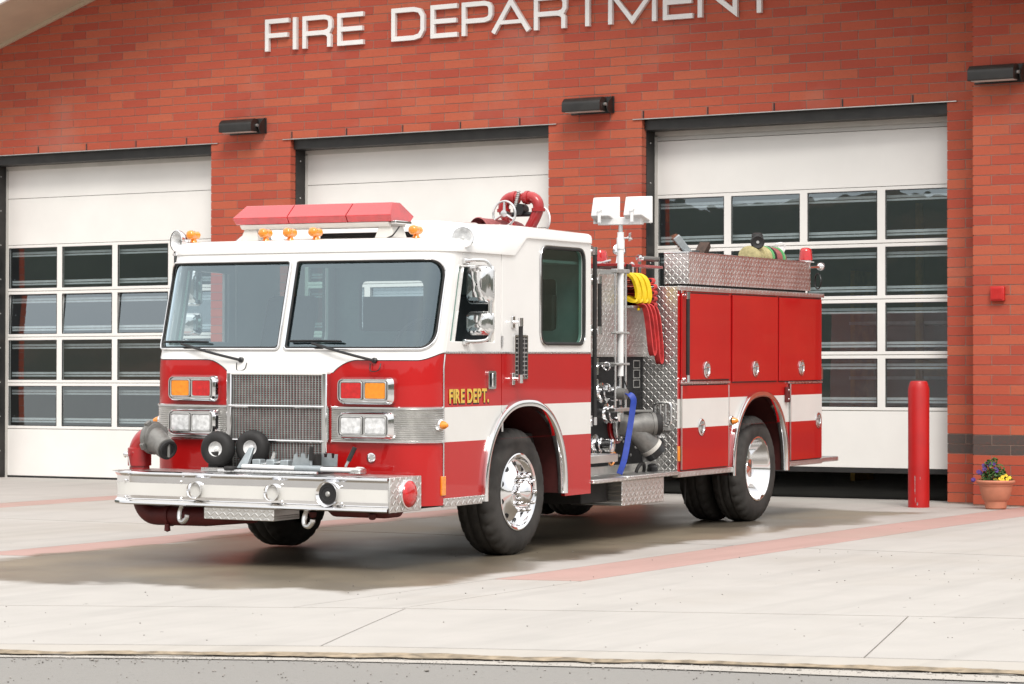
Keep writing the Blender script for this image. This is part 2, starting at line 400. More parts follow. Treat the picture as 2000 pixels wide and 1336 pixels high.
def bez(pts, n=24):
    """Catmull-Rom through points"""
    P = [Vector(p) for p in pts]; P = [P[0]*2-P[1]]+P+[P[-1]*2-P[-2]]; out = []
    seg = len(P)-3; per = max(2, n//seg)
    for i in range(seg):
        p0, p1, p2, p3 = P[i:i+4]
        for k in range(per):
            t = k/per
            out.append(.5*((2*p1)+(-p0+p2)*t+(2*p0-5*p1+4*p2-p3)*t*t+(-p0+3*p1-3*p2+p3)*t**3))
    out.append(P[-2]); return out
def ribbon(mb, path, wdir, w, t):
    """flat strap: path of points, width direction (one or per point), width, thickness"""
    n = len(path); P = [Vector(p) for p in path]; vs = []
    for i in range(n):
        tg = (P[min(i+1, n-1)]-P[max(i-1, 0)]).normalized(); wd = Vector(wdir[i] if isinstance(wdir, list) else wdir)
        wd = (wd-tg*wd.dot(tg)).normalized(); nn = tg.cross(wd)
        for a, b in ((-1,-1),(1,-1),(1,1),(-1,1)): vs.append(P[i]+wd*w/2*a+nn*t/2*b)
    fs = [(i*4+k, i*4+(k+1) % 4, i*4+4+(k+1) % 4, i*4+4+k) for i in range(n-1) for k in range(4)]
    fs += [(3,2,1,0), tuple((n-1)*4+k for k in range(4))]
    mb.add(vs, fs)

# ------------------------------------------------------------------ ground: apron slabs, bands, pavement, kerb, road, hills
def gz(y):
    if y < 21.6: return .0098*(max(y, 4.0)-16.9)-.015
    return .0311+min(y-21.6, 4.5)*.0046
def interp(x, pts):
    for (x0, y0), (x1, y1) in zip(pts, pts[1:]):
        if x <= x1: break
    return y0+(y1-y0)*(x-x0)/(x1-x0)
JL = [(-40, -4.5), (-14, 10.75), (-11.06, 12.23), (-9.05, 13.15), (-7.31, 13.82), (-5.94, 14.28), (-5.31, 14.48), (0, 15.8), (14, 18.6)]
CL = [(-40, -6.0), (-12.5, 9.0), (-9.56, 10.56), (-7.84, 11.38), (-6.27, 11.93), (-4.56, 12.41), (0, 13.5), (14, 16.2)]
EL = [(-40, -6.3), (-12.2, 8.75), (-9.32, 10.3), (-7.8, 11.0), (-6.11, 11.62), (-4.4, 12.02), (0, 13.05), (14, 15.7)]
jy, cy_, ey = (lambda x: interp(x, JL)), (lambda x: interp(x, CL)), (lambda x: interp(x, EL))
WALL_Y = 25.9
def road():
    mb = MB(); ys = [-420, -120, -40, 0]+lin(4, 30, 40)+[60, 200]; xs = [-420, -120, -60]+lin(-40, 20, 31)+[60, 200]
    mb.grid(lambda y, x: (x, y, gz(y)-.022), ys, xs)
    tag(mb.obj('road', 'asphalt'), 'grey weathered asphalt road in front of the apron', kind='structure')
road()
apron = empty('apron', None, (-12, 18, 0)); tag(apron, 'pale concrete apron with pink bands in front of the bays', kind='structure')
def slab(name, mat, x0f, x1f, lo, hi, nx=6, ny=14, lift=0.0, parent=apron):
    """x0f, x1f functions of t in 0..1 from lo to hi side; lo, hi functions of x"""
    mb = MB(); g = .0045
    def P(u, v, d=0):
        xa, xb = x0f(v)+g, x1f(v)-g; x = lerp(xa, xb, u); y = lerp(lo(x)+.016, hi(x)-.012, v)
        return (x, y, gz(y)+lift-d)
    us, vs_ = lin(0, 1, nx), lin(0, 1, ny)
    mb.grid(lambda v, u: P(u, v), vs_, us)
    for u in (0, 1): mb.grid(lambda v, d, u=u: P(u, v, d), vs_, (0, .02))
    for v in (0, 1): mb.grid(lambda u, d, v=v: P(u, v, d), us, (0, .02))
    o = mb.obj(name, mat, parent, smooth=30)
    o.matrix_parent_inverse = Matrix.Translation((12, -18, 0))
    return o
def const(c): return lambda *_: c
bands = [(-19.02, -18.42), (-14.20, -13.60), (-9.41, -8.80)]
edges = [-30.0]+[e for b in bands for e in b]+[-4.0, 2.0, 8.0]
for a, b in zip(edges, edges[1:]):
    isb = any(abs(a-p[0]) < .01 for p in bands)
    if isb:
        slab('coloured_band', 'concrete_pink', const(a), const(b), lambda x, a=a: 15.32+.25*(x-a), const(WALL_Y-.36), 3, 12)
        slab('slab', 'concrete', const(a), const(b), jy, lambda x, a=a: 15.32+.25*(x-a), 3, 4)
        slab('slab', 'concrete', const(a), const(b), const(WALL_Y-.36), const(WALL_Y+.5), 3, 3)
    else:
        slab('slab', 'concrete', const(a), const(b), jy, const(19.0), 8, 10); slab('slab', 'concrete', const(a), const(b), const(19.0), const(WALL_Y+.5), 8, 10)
def joint_filler():
    mb = MB(); xs = lin(-30, 8, 60)
    mb.grid(lambda x, k: (x, lerp(cy_(x)+.02, WALL_Y+.45, k/20), gz(lerp(cy_(x)+.02, WALL_Y+.45, k/20))-.007), xs, range(21))
    o = mb.obj('joint_filler', 'joint_filler', apron); o.matrix_parent_inverse = Matrix.Translation((12, -18, 0))
joint_filler()
D1 = ((-8.01, 11.36), (-8.76, 13.29)); D2 = ((-5.32, 12.26), (-5.94, 14.27))
dj = lambda D: (lambda v: lerp(D[0][0], D[1][0], v))
for a, b in ((const(-16), const(-12.0)), (const(-12.0), dj(D1)), (dj(D1), dj(D2)), (dj(D2), const(0)), (const(0), const(7))):
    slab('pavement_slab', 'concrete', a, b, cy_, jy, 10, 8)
def kerb():
    mb = MB(); xs = lin(-20, 10, 90); prof = [(0, 0), (.25, -.001), (.5, -.003), (.72, -.007), (.86, -.012), (1, -.019)]
    mb.grid(lambda x, k: (x, lerp(cy_(x)-.008, ey(x)+.012*math.sin(x*9)+.008*math.sin(x*31), prof[k][0]), gz(cy_(x))+prof[k][1]), xs, range(len(prof)))
    tag(mb.obj('kerb', 'kerb_concrete'), 'low rolled concrete kerb between pavement and road', kind='structure')
    mb = MB()                                                # flat gutter strip on the road side
    mb.grid(lambda x, k: (x, ey(x)-.02-k*(.10+.16*max(0, min(1, (x+8.6)/4))), gz(ey(x))-.0175-k*.001), xs, (0, 1))
    tag(mb.obj('gutter', 'kerb_concrete'), 'pale concrete gutter strip at the road edge', kind='structure')
kerb()
def kerb_dirt():
    mb = MB(); rnd = random.Random(11); xs = lin(-20, 10, 420)
    w0 = [.03+.05*math.sin(x*2.3)*math.sin(x*.7)+.03*math.sin(x*7.1)*math.sin(x*1.9)+rnd.uniform(-.035, .035) for x in xs]; w1 = [.02+.03*math.sin(x*3.1)*math.sin(x*1.3)+rnd.uniform(-.03, .03) for x in xs]
    mb.grid(lambda i, k: (xs[i], ey(xs[i])+max(.004, .04+w0[i])*(1-k)-max(.002, w1[i])*k, gz(cy_(xs[i]))-.004-.009*k), range(len(xs)), (0, 1))
    tag(mb.obj('kerb_dirt', 'kerb_dirt'), 'brown dirt collected along the foot of the kerb', 'dirt', kind='stuff')
kerb_dirt()
def gravel():
    mb = MB(); rnd = random.Random(3)
    ico = [(0,0,1),(.9,0,.3),(.28,.85,.3),(-.72,.53,.3),(-.72,-.53,.3),(.28,-.85,.3),(0,0,-.8)]
    fs = [(0,1,2),(0,2,3),(0,3,4),(0,4,5),(0,5,1),(6,2,1),(6,3,2),(6,4,3),(6,5,4),(6,1,5)]
    for i in range(1300):
        x = rnd.uniform(-10.5, -3.6); t = abs(rnd.gauss(0, 1))
        y = ey(x)-.02-t*.16 if i < 950 else ey(x)-rnd.uniform(0, 2.0)
        z = gz(y)-.018
        r = rnd.uniform(.003, .008) if rnd.random() < .985 else rnd.uniform(.010, .018)
        q = [(x+a*r*rnd.uniform(.7, 1.3), y+b*r*rnd.uniform(.7, 1.3), z+c*r*.7) for a, b, c in ico]
        mb.add(q, fs)
    for i in range(160):                                     # a few specks on the slabs
        x = rnd.uniform(-11, -4); y = rnd.uniform(cy_(x)+.1, cy_(x)+8); r = rnd.uniform(.003, .008); z = gz(y)+.002
        mb.add([(x+a*r, y+b*r, z+c*r*.6) for a, b, c in ico], fs)
    tag(mb.obj('gravel', 'gravel', smooth=0), 'loose grit and small stones scattered along the kerb', 'gravel', kind='stuff')
gravel()
def hills():
    mb = MB(); rnd = random.Random(5); n = 150
    def crest(i): return 1+.16*math.sin(i*.23)+.08*math.sin(i*.61+1)+.06*math.sin(i*1.7)
    def P(i, k):
        a = R(12+i*336/n); r = (150, 185, 230, 300)[k]; h = (0, 5, 14, 22)[k]*crest(i)+rnd.uniform(-.6, .6)*k
        return (math.sin(a)*r, math.cos(a)*r, h-1)
    mb.grid(P, range(n+1), range(4))
    tag(mb.obj('hills', 'hillside', smooth=80), 'wooded hillside across the road', kind='structure')
hills()

# ------------------------------------------------------------------ fire station
ST = empty('fire_station', None, (-17, WALL_Y, 0.05))
tag(ST, 'red brick fire station with three white sectional bay doors under a gable', 'building')
INV = Matrix.Translation((17, -WALL_Y, -.05))
def station(o, parent=ST):
    if parent is ST: o.matrix_parent_inverse = INV
    return o
XL, XR = BX0-36*BM, BX0+.283            # wall between its ends, right end tucks behind the pilaster
DOORS = [(BX0-33*BM, BX0-24*BM), (BX0-21*BM, BX0-12*BM), (BX0-9*BM, BX0)]
LINT = BZ0+36*BH
PIL0, PILY = -9.922, 25.55
RIDGE_X = (DOORS[1][0]+DOORS[1][1])/2
def roofz(x): return 7.80-.324*abs(x-RIDGE_X)
def cam_project(p):
    cam = scene.camera; q = cam.matrix_world.inverted() @ Vector(p)
    return 1000+5140*q.x/-q.z, 668-5140*q.y/-q.z, -q.z
def brickwork():
    gap = .0045
    def parts(x0, x1, z):
        """solid x-ranges of the facade at height z"""
        r = [(x0, x1)]
        if z < LINT-.01:
            for a, b in DOORS:
                nr = []
                for p, q in r:
                    if b <= p or a >= q: nr.append((p, q)); continue
                    if a-p > .01: nr.append((p, a))
                    if q-b > .01: nr.append((b, q))
                r = nr
        return r
    items = []
    r0 = -5
    def course(x0, x1, yf, ydep, solid, zmax, phase, off=0):
        row = r0
        while True:
            z0 = BZ0+row*BH; z1 = z0+BH
            if z0 > zmax: break
            for p, q in solid(x0, x1, (z0+z1)/2):
                k = math.floor((p-off-BX0)/BM)-1
                while True:
                    a = BX0+(k+.5*((row+phase) % 2))*BM+off; b = a+BM; k += 1
                    if a > q: break
                    aa, bb = max(a, p), min(b, q)
                    if bb-aa < .03: continue
                    if z0 > roofz((aa+bb)/2)+.05: continue
                    items.append((aa+gap*(aa > p+.001), bb-gap*(bb < q-.001), yf, yf+ydep, z0+gap, z1-gap))
            row += 1
    course(XL, XR, WALL_Y, .10, parts, 8, 0)
    full = lambda x0, x1, z: [(x0, x1)]
    course(PIL0, PIL0+4*BM, PILY, .12, full, 6.2, 0, PIL0-BX0)
    scored = []
    for it in items:
        cx, cyy, d = cam_project(((it[0]+it[1])/2, it[2], (it[4]+it[5])/2))
        vis = 5 < cx < 1995 and 2 < cyy < 1000
        # rough occlusion by the engine
        if 330 < cx < 1150 and cyy > 480: vis = False
        if 1150 <= cx < 1600 and cyy > 560: vis = False
        jit = random.uniform(-.0012, .0012)
        scored.append((((it[1]-it[0])*(it[5]-it[4])/d**2) if vis else 0, it, jit))
    scored.sort(key=lambda t: -t[0])
    wall = station(MB().plate([(XL, -.2), (XR, -.2), (XR, roofz(XR)), (RIDGE_X, roofz(RIDGE_X)), (XL, roofz(XL))],
        [[(a-.008, -.15), (b+.008, -.15), (b+.008, LINT+.008), (a-.008, LINT+.008)] for a, b in DOORS], lambda a, b, d: (a, WALL_Y+.005+d, b), .095).obj('wall', 'mortar', ST, smooth=0))
    tag(wall, 'red brick gable wall with darker base courses')
    cache = {}; n = 0; rest = MB()
    for sc_, it, jit in scored:
        w, h, dp = round(it[1]-it[0], 3), round(it[5]-it[4], 4), it[3]-it[2]
        if n < 300 and sc_ > 0 and w > .1:
            if (w, dp) not in cache:
                cache[(w, dp)] = MB().box(-w/2, w/2, 0, dp, -h/2, h/2).mesh('brick', 'brick', 0)
            o = bpy.data.objects.new('brick', cache[(w, dp)]); col.objects.link(o); o.parent = wall
            o.location = ((it[0]+it[1])/2, it[2]+jit, (it[4]+it[5])/2); n += 1
        else:
            rest.box(it[0], it[1], it[2]+jit, it[3], it[4], it[5])
    o = rest.obj('brickwork', 'brick', wall, smooth=0, fix=False); o['kind'] = 'stuff'
    pil = station(MB().box(PIL0+.006, PIL0+4*BM-.006, PILY+.005, WALL_Y+.6, -.2, 6.3).obj('pilaster', 'mortar', ST, smooth=0))
    return wall
WALL = brickwork()
def roof_eaves():
    ov = 1.15
    for sgn in (-1, 1):
        xe = RIDGE_X+sgn*9.3
        def P(x, y, dz): return (x, y, roofz(x)+dz)
        mb = MB(); y0, y1 = WALL_Y-ov, WALL_Y+14
        q = [P(RIDGE_X, y0, 0), P(xe, y0, 0), P(xe, y1, 0), P(RIDGE_X, y1, 0)]; q2 = [(x, y, z+.04) for x, y, z in q]
        o = station(mb.hull8(q+q2).obj('soffit', 'soffit', ST, smooth=0))
        mb = MB(); q = [P(RIDGE_X, y0-.05, -.03), P(xe, y0-.05, -.03), P(xe, y0-.004, -.03), P(RIDGE_X, y0-.004, -.03)]; q2 = [(x, y, z+.33) for x, y, z in q]
        station(mb.hull8(q+q2).obj('fascia', 'fascia', ST, smooth=0))
        mb = MB(); q = [P(RIDGE_X, y0-.09, .31), P(xe, y0-.09, .31), P(xe, y1, .31), P(RIDGE_X, y1, .31)]; q2 = [(x, y, z+.04) for x, y, z in q]
        station(mb.hull8(q+q2).obj('roof', 'roofing', ST, smooth=0))
        mb = MB(); q = [P(RIDGE_X, WALL_Y-.05, -.05), P(xe, WALL_Y-.05, -.05), P(xe, WALL_Y-.006, -.05), P(RIDGE_X, WALL_Y-.006, -.05)]; q2 = [(x, y, z+.048) for x, y, z in q]
        station(mb.hull8(q+q2).obj('frieze_board', 'soffit', ST, smooth=0))
roof_eaves()
def bays():
    yb = WALL_Y+13
    mb = MB().box(XL, -8.4, WALL_Y+.5, yb, -.02, .045); station(mb.obj('bay_floor', 'bay_floor', ST, smooth=0))
    mb = MB().box(XL, -8.4, yb, yb+.1, 0, 5.0).box(XL-.1, XL, WALL_Y+.12, yb, 0, 5.0).box(-8.4, -8.32, WALL_Y+.22, yb, 0, 5.0).box(XL, -8.4, WALL_Y+.12, yb, 5.0, 5.1)
    station(mb.obj('bay_wall', 'bay_wall', ST, smooth=0))
    mb = MB().box(XR, -8.36, WALL_Y+.1, WALL_Y+.2, -.2, 5.2); station(mb.obj('side_wall', 'mortar', ST, smooth=0))
bays()
def bay_gear():
    # things seen dimly through the panes of the right-hand door
    rk = empty('storage_rack', None, (-12.2, 31.5, .05)); tag(rk, 'dim storage rack with bags inside the right-hand bay', 'rack')
    for z in (.6, 1.3, 2.0): MB().box(-1.6, 1.6, -.3, .3, z, z+.04).obj('shelf', 'dull_metal', rk)
    for x in (-1.55, 0, 1.55):
        MB().box(x-.03, x+.03, -.3, .3, 0, 2.7).obj('post', 'ochre', rk)
    rnd = random.Random(2)
    for x, z, mat, lab in ((.45, 2.04, 'petal_yellow', 'yellow gear bag on the rack inside the right-hand bay'), (1.15, 2.04, 'dark_red', 'dark red gear bag on the rack inside the right-hand bay'), (-.4, 1.34, 'ochre', 'tan gear bag on the rack inside the right-hand bay')):
        w, h = .32, .36
        mb = MB(); mb.lathe([(0, .0), (0, w*.9), (h*.3, w), (h*.75, w*.85), (h, w*.4), (h, 0)], (x, 0, z), (0, 0, 1), 12)
        o = mb.obj('gear_bag', mat, None, 60); o.location = (-12.2, 31.5, .05); tag(o, lab, 'bag', 'gear bags on the rack')
    mb = MB().tube([(0, 0, 0), (0, 0, 3.4)], .05, 10)
    o = mb.obj('yellow_pole', 'ochre', None); o.location = (-12.05, 29.3, .05)
    tag(o, 'dull yellow pole standing inside the right-hand bay', 'pole')
bay_gear()
DY = 26.22
COLS = [(-13.93, -13.104), (-13.016, -12.181), (-12.09, -11.27), (-11.176, -10.345)]
SEC = [.075, .69, 1.29, 1.89, 2.49, 3.10, 3.71, 4.31]
def bay_door(idx, lift, tilt_row, label):
    x0, x1 = DOORS[idx]; sh = x0-DOORS[2][0]
    D = empty('bay_door', ST, ((x0+x1)/2, DY, .05)); station(D); D['label'] = label
    DI = Matrix.Translation((-(x0+x1)/2, -DY, -.05))
    def put(o): o.matrix_parent_inverse = DI; return o
    xa, xb = x0-.02, x1+.05
    T = .045
    for k in range(7):
        z0, z1 = SEC[k]+lift+.003, SEC[k+1]+lift-.003
        glazed = 1 <= k <= 4
        holes = []
        if glazed: holes = [[(a+sh, z0+.037), (b+sh, z0+.037), (b+sh, z1-.037), (a+sh, z1-.037)] for a, b in COLS]
        top_tilt = (k == 6 and lift > .1)
        def fm(a, b, d, z0=z0, top_tilt=top_tilt):
            y = DY+d
            if top_tilt: y += (b-z0)*.42; b = z0+(b-z0)*.93
            return (a, y, b)
        put(MB().plate([(xa, z0), (xb, z0), (xb, z1), (xa, z1)], holes, fm, T).obj('door_section', 'door_white', D, smooth=0, bevel=.004, seg=1))
        if glazed:
            for a, b in COLS:
                a, b = a+sh, b+sh; za, zb = z0+.037, z1-.037; ty = (zb-za)*math.tan(R(tilt_row.get(k, 0)))
                mb = MB(); yy = DY+.012+abs(ty)*.45
                mb.add([(a, yy-ty/2, za), (b, yy-ty/2, za), (b, yy+ty/2, zb), (a, yy+ty/2, zb)], [(0, 1, 2, 3)])
                put(mb.obj('pane', 'pane', D, smooth=0, fix=False))
                mb = MB()                                   # thin bead round the pane
                for p, q, r_, s_ in ((a, b, za, za+.008), (a, b, zb-.008, zb), (a, a+.008, za+.008, zb-.008), (b-.008, b, za+.008, zb-.008)):
                    mb.box(p, q, DY+.002, DY+.011, r_, s_)
                put(mb.obj('bead', 'black', D, smooth=0))
            h = z1-z0
            for zz in (z1-.037-.10, z0+.037+.055):           # paired pale struts behind the glass
                for dz, r in ((0, .011), (.035, .014)):
                    put(MB().box(xa+.05, xb-.05, DY+.080, DY+.096, zz+dz-r, zz+dz+r).obj('strut', 'galv', D, smooth=0))
    put(MB().box(xa+.03, xb, DY+.004, DY+.04, SEC[0]+lift-.055, SEC[0]+lift-.002).obj('bottom_seal', 'rubber', D, smooth=0, bevel=.006))
    # steel frame of the opening
    F = empty('bay_frame', ST, ((x0+x1)/2, WALL_Y, .05)); station(F)
    FI = Matrix.Translation((-(x0+x1)/2, -WALL_Y, -.05))
    def putf(o): o.matrix_parent_inverse = FI; return o
    for s, xx in ((1, x0), (-1, x1)):
        putf(MB().box(xx-s*.05, xx+s*.004, WALL_Y+.105, DY-.02, -.1, LINT-.005).obj('jamb', 'steel_black', F, smooth=0, bevel=.003))
        putf(MB().box(xx-s*.05, xx+s*.035, DY-.018, DY-.008, .04, LINT-.16).obj('side_seal', 'seal', F, smooth=0))
        for i in range(9): putf(MB().lathe([(0, .011), (.006, .008), (.006, 0)], (xx+s*.004, WALL_Y+.2, .4+i*.45), (s, 0, 0), 8).obj('bolt', 'dull_metal', F))
    putf(MB().box(x0+.005, x1-.005, WALL_Y+.06, DY-.02, LINT-.12, LINT-.006).obj('header', 'steel_black', F, smooth=0, bevel=.003))
    putf(MB().box(x0+.005, x1-.005, DY-.018, DY-.008, LINT-.175, LINT-.12).obj('head_seal', 'seal', F, smooth=0))
    putf(MB().box(x0-.11, x1+.11, WALL_Y-.018, WALL_Y+.09, LINT-.005, LINT+.004).obj('lintel_plate', 'brushed', F, smooth=0))
bay_door(0, 0.0, {3: 3.4, 4: -.4, 2: .2, 1: -.8}, 'closed white sectional door at the left with a band of bluish panes')
bay_door(1, 0.0, {3: 2.0, 4: -1.0}, 'closed white sectional door behind the cab of the engine')
bay_door(2, .318, {1: .8, 2: .3, 3: .0, 4: -.2}, 'white sectional door at the right raised a little off the ground')
# tiny weep slots over the doors
def weeps():
    for a, b in DOORS:
        for i in range(0, 10, 2):
            x = a+i*BM+.02; station(MB().box(x-.008, x+.008, WALL_Y-.003, WALL_Y+.01, LINT+.012, LINT+BH-.01).obj('weep_slot', 'black', ST, smooth=0))
weeps()

# ------------------------------------------------------------------ lettering
def letter_strokes(ch):
    """closed or open centre-line strokes in a unit box (0..1 wide, 0..1 high)"""
    if ch == 'F': return [[(0, 0), (0, 1), (1, 1)], [(0, .48), (.94, .48)]]
    if ch == 'I': return [[(0, 0), (0, 1)]]
    if ch == 'E': return [[(1, 0), (0, 0), (0, 1), (1, 1)], [(0, .5), (.96, .5)]]
    if ch == 'D': return [[(0, 0), (.70, 0), (.9, .06), (1, .25), (1, .75), (.9, .94), (.70, 1), (0, 1), 'c']]
    if ch == 'P': return [[(0, 0), (0, 1), (.78, 1), (.94, .95), (1, .84), (1, .58), (.94, .47), (.78, .42), (0, .42)]]
    if ch == 'R': return [[(0, 0), (0, 1), (.78, 1), (.94, .95), (1, .84), (1, .62), (.94, .50), (.78, .45), (0, .45)], [(.72, .45), (.88, .41), (.96, .30), (.96, 0)]]
    if ch == 'A': return [[(0, 0), (.5, 1), (1, 0)], [(.17, .28), (.83, .28)]]
    if ch == 'T': return [[(0, 1), (1, 1)], [(.5, 1), (.5, 0)]]
    if ch == 'M': return [[(0, 0), (0, 1), (.5, 0), (1, 1), (1, 0)]]
    if ch == 'N': return [[(0, 0), (0, 1), (1, 0), (1, 1)]]
def stroke_mesh(mb, pts, w, y0, y1):
    closed = pts[-1] == 'c'
    if closed: pts = pts[:-1]
    P = [Vector(p) for p in pts]; n = len(P); L, Rr = [], []
    for i in range(n):
        a = P[i-1] if (closed or i > 0) else None; b = P[(i+1) % n] if (closed or i < n-1) else None
        d0 = (P[i]-a).normalized() if a is not None else None; d1 = (b-P[i]).normalized() if b is not None else None
        d0 = d0 or d1; d1 = d1 or d0
        n0, n1 = Vector((-d0.y, d0.x)), Vector((-d1.y, d1.x)); m = (n0+n1)
        m = m.normalized() if m.length > .01 else n0
        k = min(1/max(m.dot(n0), .3), 2.6)
        L.append(P[i]+m*w/2*k); Rr.append(P[i]-m*w/2*k)
    vs = []
    for q in (L, Rr):
        for p in q: vs += [(p.x, y0, p.y), (p.x, y1, p.y)]
    m = len(P); fs = []
    for i in range(m if closed else m-1):
        j = (i+1) % m
        a, b, c, d = 2*i, 2*j, 2*(m+j), 2*(m+i)
        fs += [(a, b, c, d), (a+1, d+1, c+1, b+1), (a, a+1, b+1, b), (d, c, c+1, d+1)]
    if not closed: fs += [(0, 2*m, 2*m+1, 1), (2*(m-1), 2*(m-1)+1, 2*(2*m-1)+1, 2*(2*m-1))]
    mb.add(vs, fs)
def sign():
    px = [('F', 517, 563), ('I', 571, 578.6), ('R', 590, 647.6), ('E', 658, 708.5), ('D', 763.6, 828), ('E', 840, 892), ('P', 901, 961), ('A', 960.5, 1033),
          ('R', 1042, 1106), ('T', 1113, 1180), ('M', 1187, 1281), ('E', 1294, 1352), ('N', 1362, 1439), ('T', 1447, 1517)]
    cam = scene.camera.matrix_world; yl = WALL_Y-.055
    def X(p):
        d = cam.to_3x3() @ Vector(((p-1000)/5140, (668-60)/5140, -1)); return d.x*yl/d.y
    S = empty('wall_sign', None, (-16, WALL_Y, 5.336)); tag(S, 'raised white letters FIRE DEPARTMENT across the brick gable', 'sign')
    w = .054; h = .389
    for i, (ch, a, b) in enumerate(px):
        x0, x1 = X(a)+w/2, X(b)-w/2
        if ch == 'I': x0 = x1 = (x0+x1)/2
        mb = MB()
        for k, st in enumerate(letter_strokes(ch)):
            c = st[-1] == 'c'; pts = st[:-1] if c else st
            q = [(lerp(x0, x1, u)+16, lerp(w/2, h-w/2, v)) for u, v in pts]
            if ch in 'PR' and k == 0: q[-1] = (q[-1][0]+w*.5, q[-1][1])
            if ch not in 'ID':                              # open ends run out to the letter's edge
                for e, o_ in ((0, 1), (-1, -2)):
                    p, r_ = Vector(q[e]), Vector(q[o_]); dd = (p-r_).normalized()
                    if (ch, k) in (('F', 1), ('E', 1), ('A', 1), ('R', 1)) and e == 0: continue
                    if (ch, k) == ('P', 0) and e == -1: continue
                    if (ch, k) == ('R', 0) and e == -1: continue
                    if (ch, k) == ('A', 1): continue
                    if (ch, k) == ('T', 1) and e == 0: continue
                    q[e] = tuple(p+dd*w/2)
            if ch == 'I': q = [(q[0][0], 0), (q[0][0], h)]
            stroke_mesh(mb, q+(['c'] if c else []), w*(.8 if ch == 'A' and k == 1 else 1), -.050-.001*k, -.004)
        mb.obj('letter', 'letter', S, smooth=0)
sign()

# ------------------------------------------------------------------ wall lamps, alarm box, bollard, flower pot
def wall_lamp(x, z, yw, label):
    o = empty('wall_lamp', None, (x, yw, z)); tag(o, label, 'lamp', 'black wall lamps')
    pr = roundpoly([(-.26, -.075), (-.10, -.075), (-.10, .075), (-.20, .085), (-.26, .03)], [.01, .01, .03, .06, .06], 5)
    mb = MB(); n = len(pr); L = .49
    vs = [(-.28, a, b) for a, b in pr]+[(-.28+L, a, b) for a, b in pr]
    mb.add(vs, [tuple(range(n)), tuple(range(n, 2*n))[::-1]]+[(i, (i+1) % n, n+(i+1) % n, n+i) for i in range(n)])
    mb.obj('housing', 'steel_black', o, 40)
    mb = MB().plate([(0, -.09), (0, .10), (-.03, .10), (-.13, .02), (-.15, -.04), (-.10, -.09)], [], lambda a, b, d: (.235+d, a, b), .012); mb.obj('bracket', 'steel_black', o)
    MB().box(-.30, .26, -.012, .0, -.09, .10).obj('back_plate', 'steel_black', o, bevel=.004)
    MB().box(-.25, .20, -.235, -.12, -.081, -.0755).obj('lens', 'seal', o)
    MB().tube([(.21, -.15, 0), (.235, -.15, 0)], .018, 10).obj('pivot', 'dull_metal', o)
wall_lamp(-19.42, 4.43, WALL_Y, 'black wall lamp on the pier between the left and middle doors')
wall_lamp(-14.575, 4.43, WALL_Y, 'black wall lamp on the pier between the middle and right doors')
wall_lamp(-9.60, 4.46, PILY, 'black wall lamp on the projecting brick pilaster at far right')
def alarm():
    o = empty('alarm_box', None, (-9.645, PILY, 2.22)); tag(o, 'small red alarm box on the brick pilaster', 'alarm box')
    MB().box(-.075, .075, -.055, 0, -.075, .075).obj('housing', 'alarm_red', o, bevel=.01)
    MB().box(-.06, .06, -.062, -.054, -.06, .06).obj('cover', 'alarm_red', o, bevel=.003)
    mb = MB()
    for i in range(7): mb.box(-.045+i*.015-.003, -.045+i*.015+.003, -.066, -.061, -.05, .05)
    mb.obj('grille', 'alarm_red', o)
alarm()
def bollard():
    o = empty('bollard', None, (-10.30, 25.02, .05)); tag(o, 'tall round red bollard in front of the right door', 'bollard')
    MB().lathe([(-.02, .108), (1.20, .108), (1.255, .092), (1.275, .083), (1.280, .06), (1.281, 0)], (0, 0, 0), (0, 0, 1), 40).obj('post', 'bollard_red', o, 50)
    rnd = random.Random(1)
    for z0, z1, a, w in ((.13, .32, -88, 5), (.05, .10, -86, 4), (.28, .31, -60, 3), (.02, .05, -75, 9)):
        mb = MB()
        for k in range(7):
            t0, t1 = k/7, (k+1)/7; ww = w*rnd.uniform(.4, 1)
            aa = [R(a+rnd.uniform(-1, 1)-ww/2), R(a+ww/2)]
            mb.add([(math.cos(q)*.1088, math.sin(q)*.1088, lerp(z0, z1, t)) for t in (t0, t1) for q in aa], [(0, 1, 3, 2)])
        mb.obj('scuff_mark', 'scuff', o)
bollard()
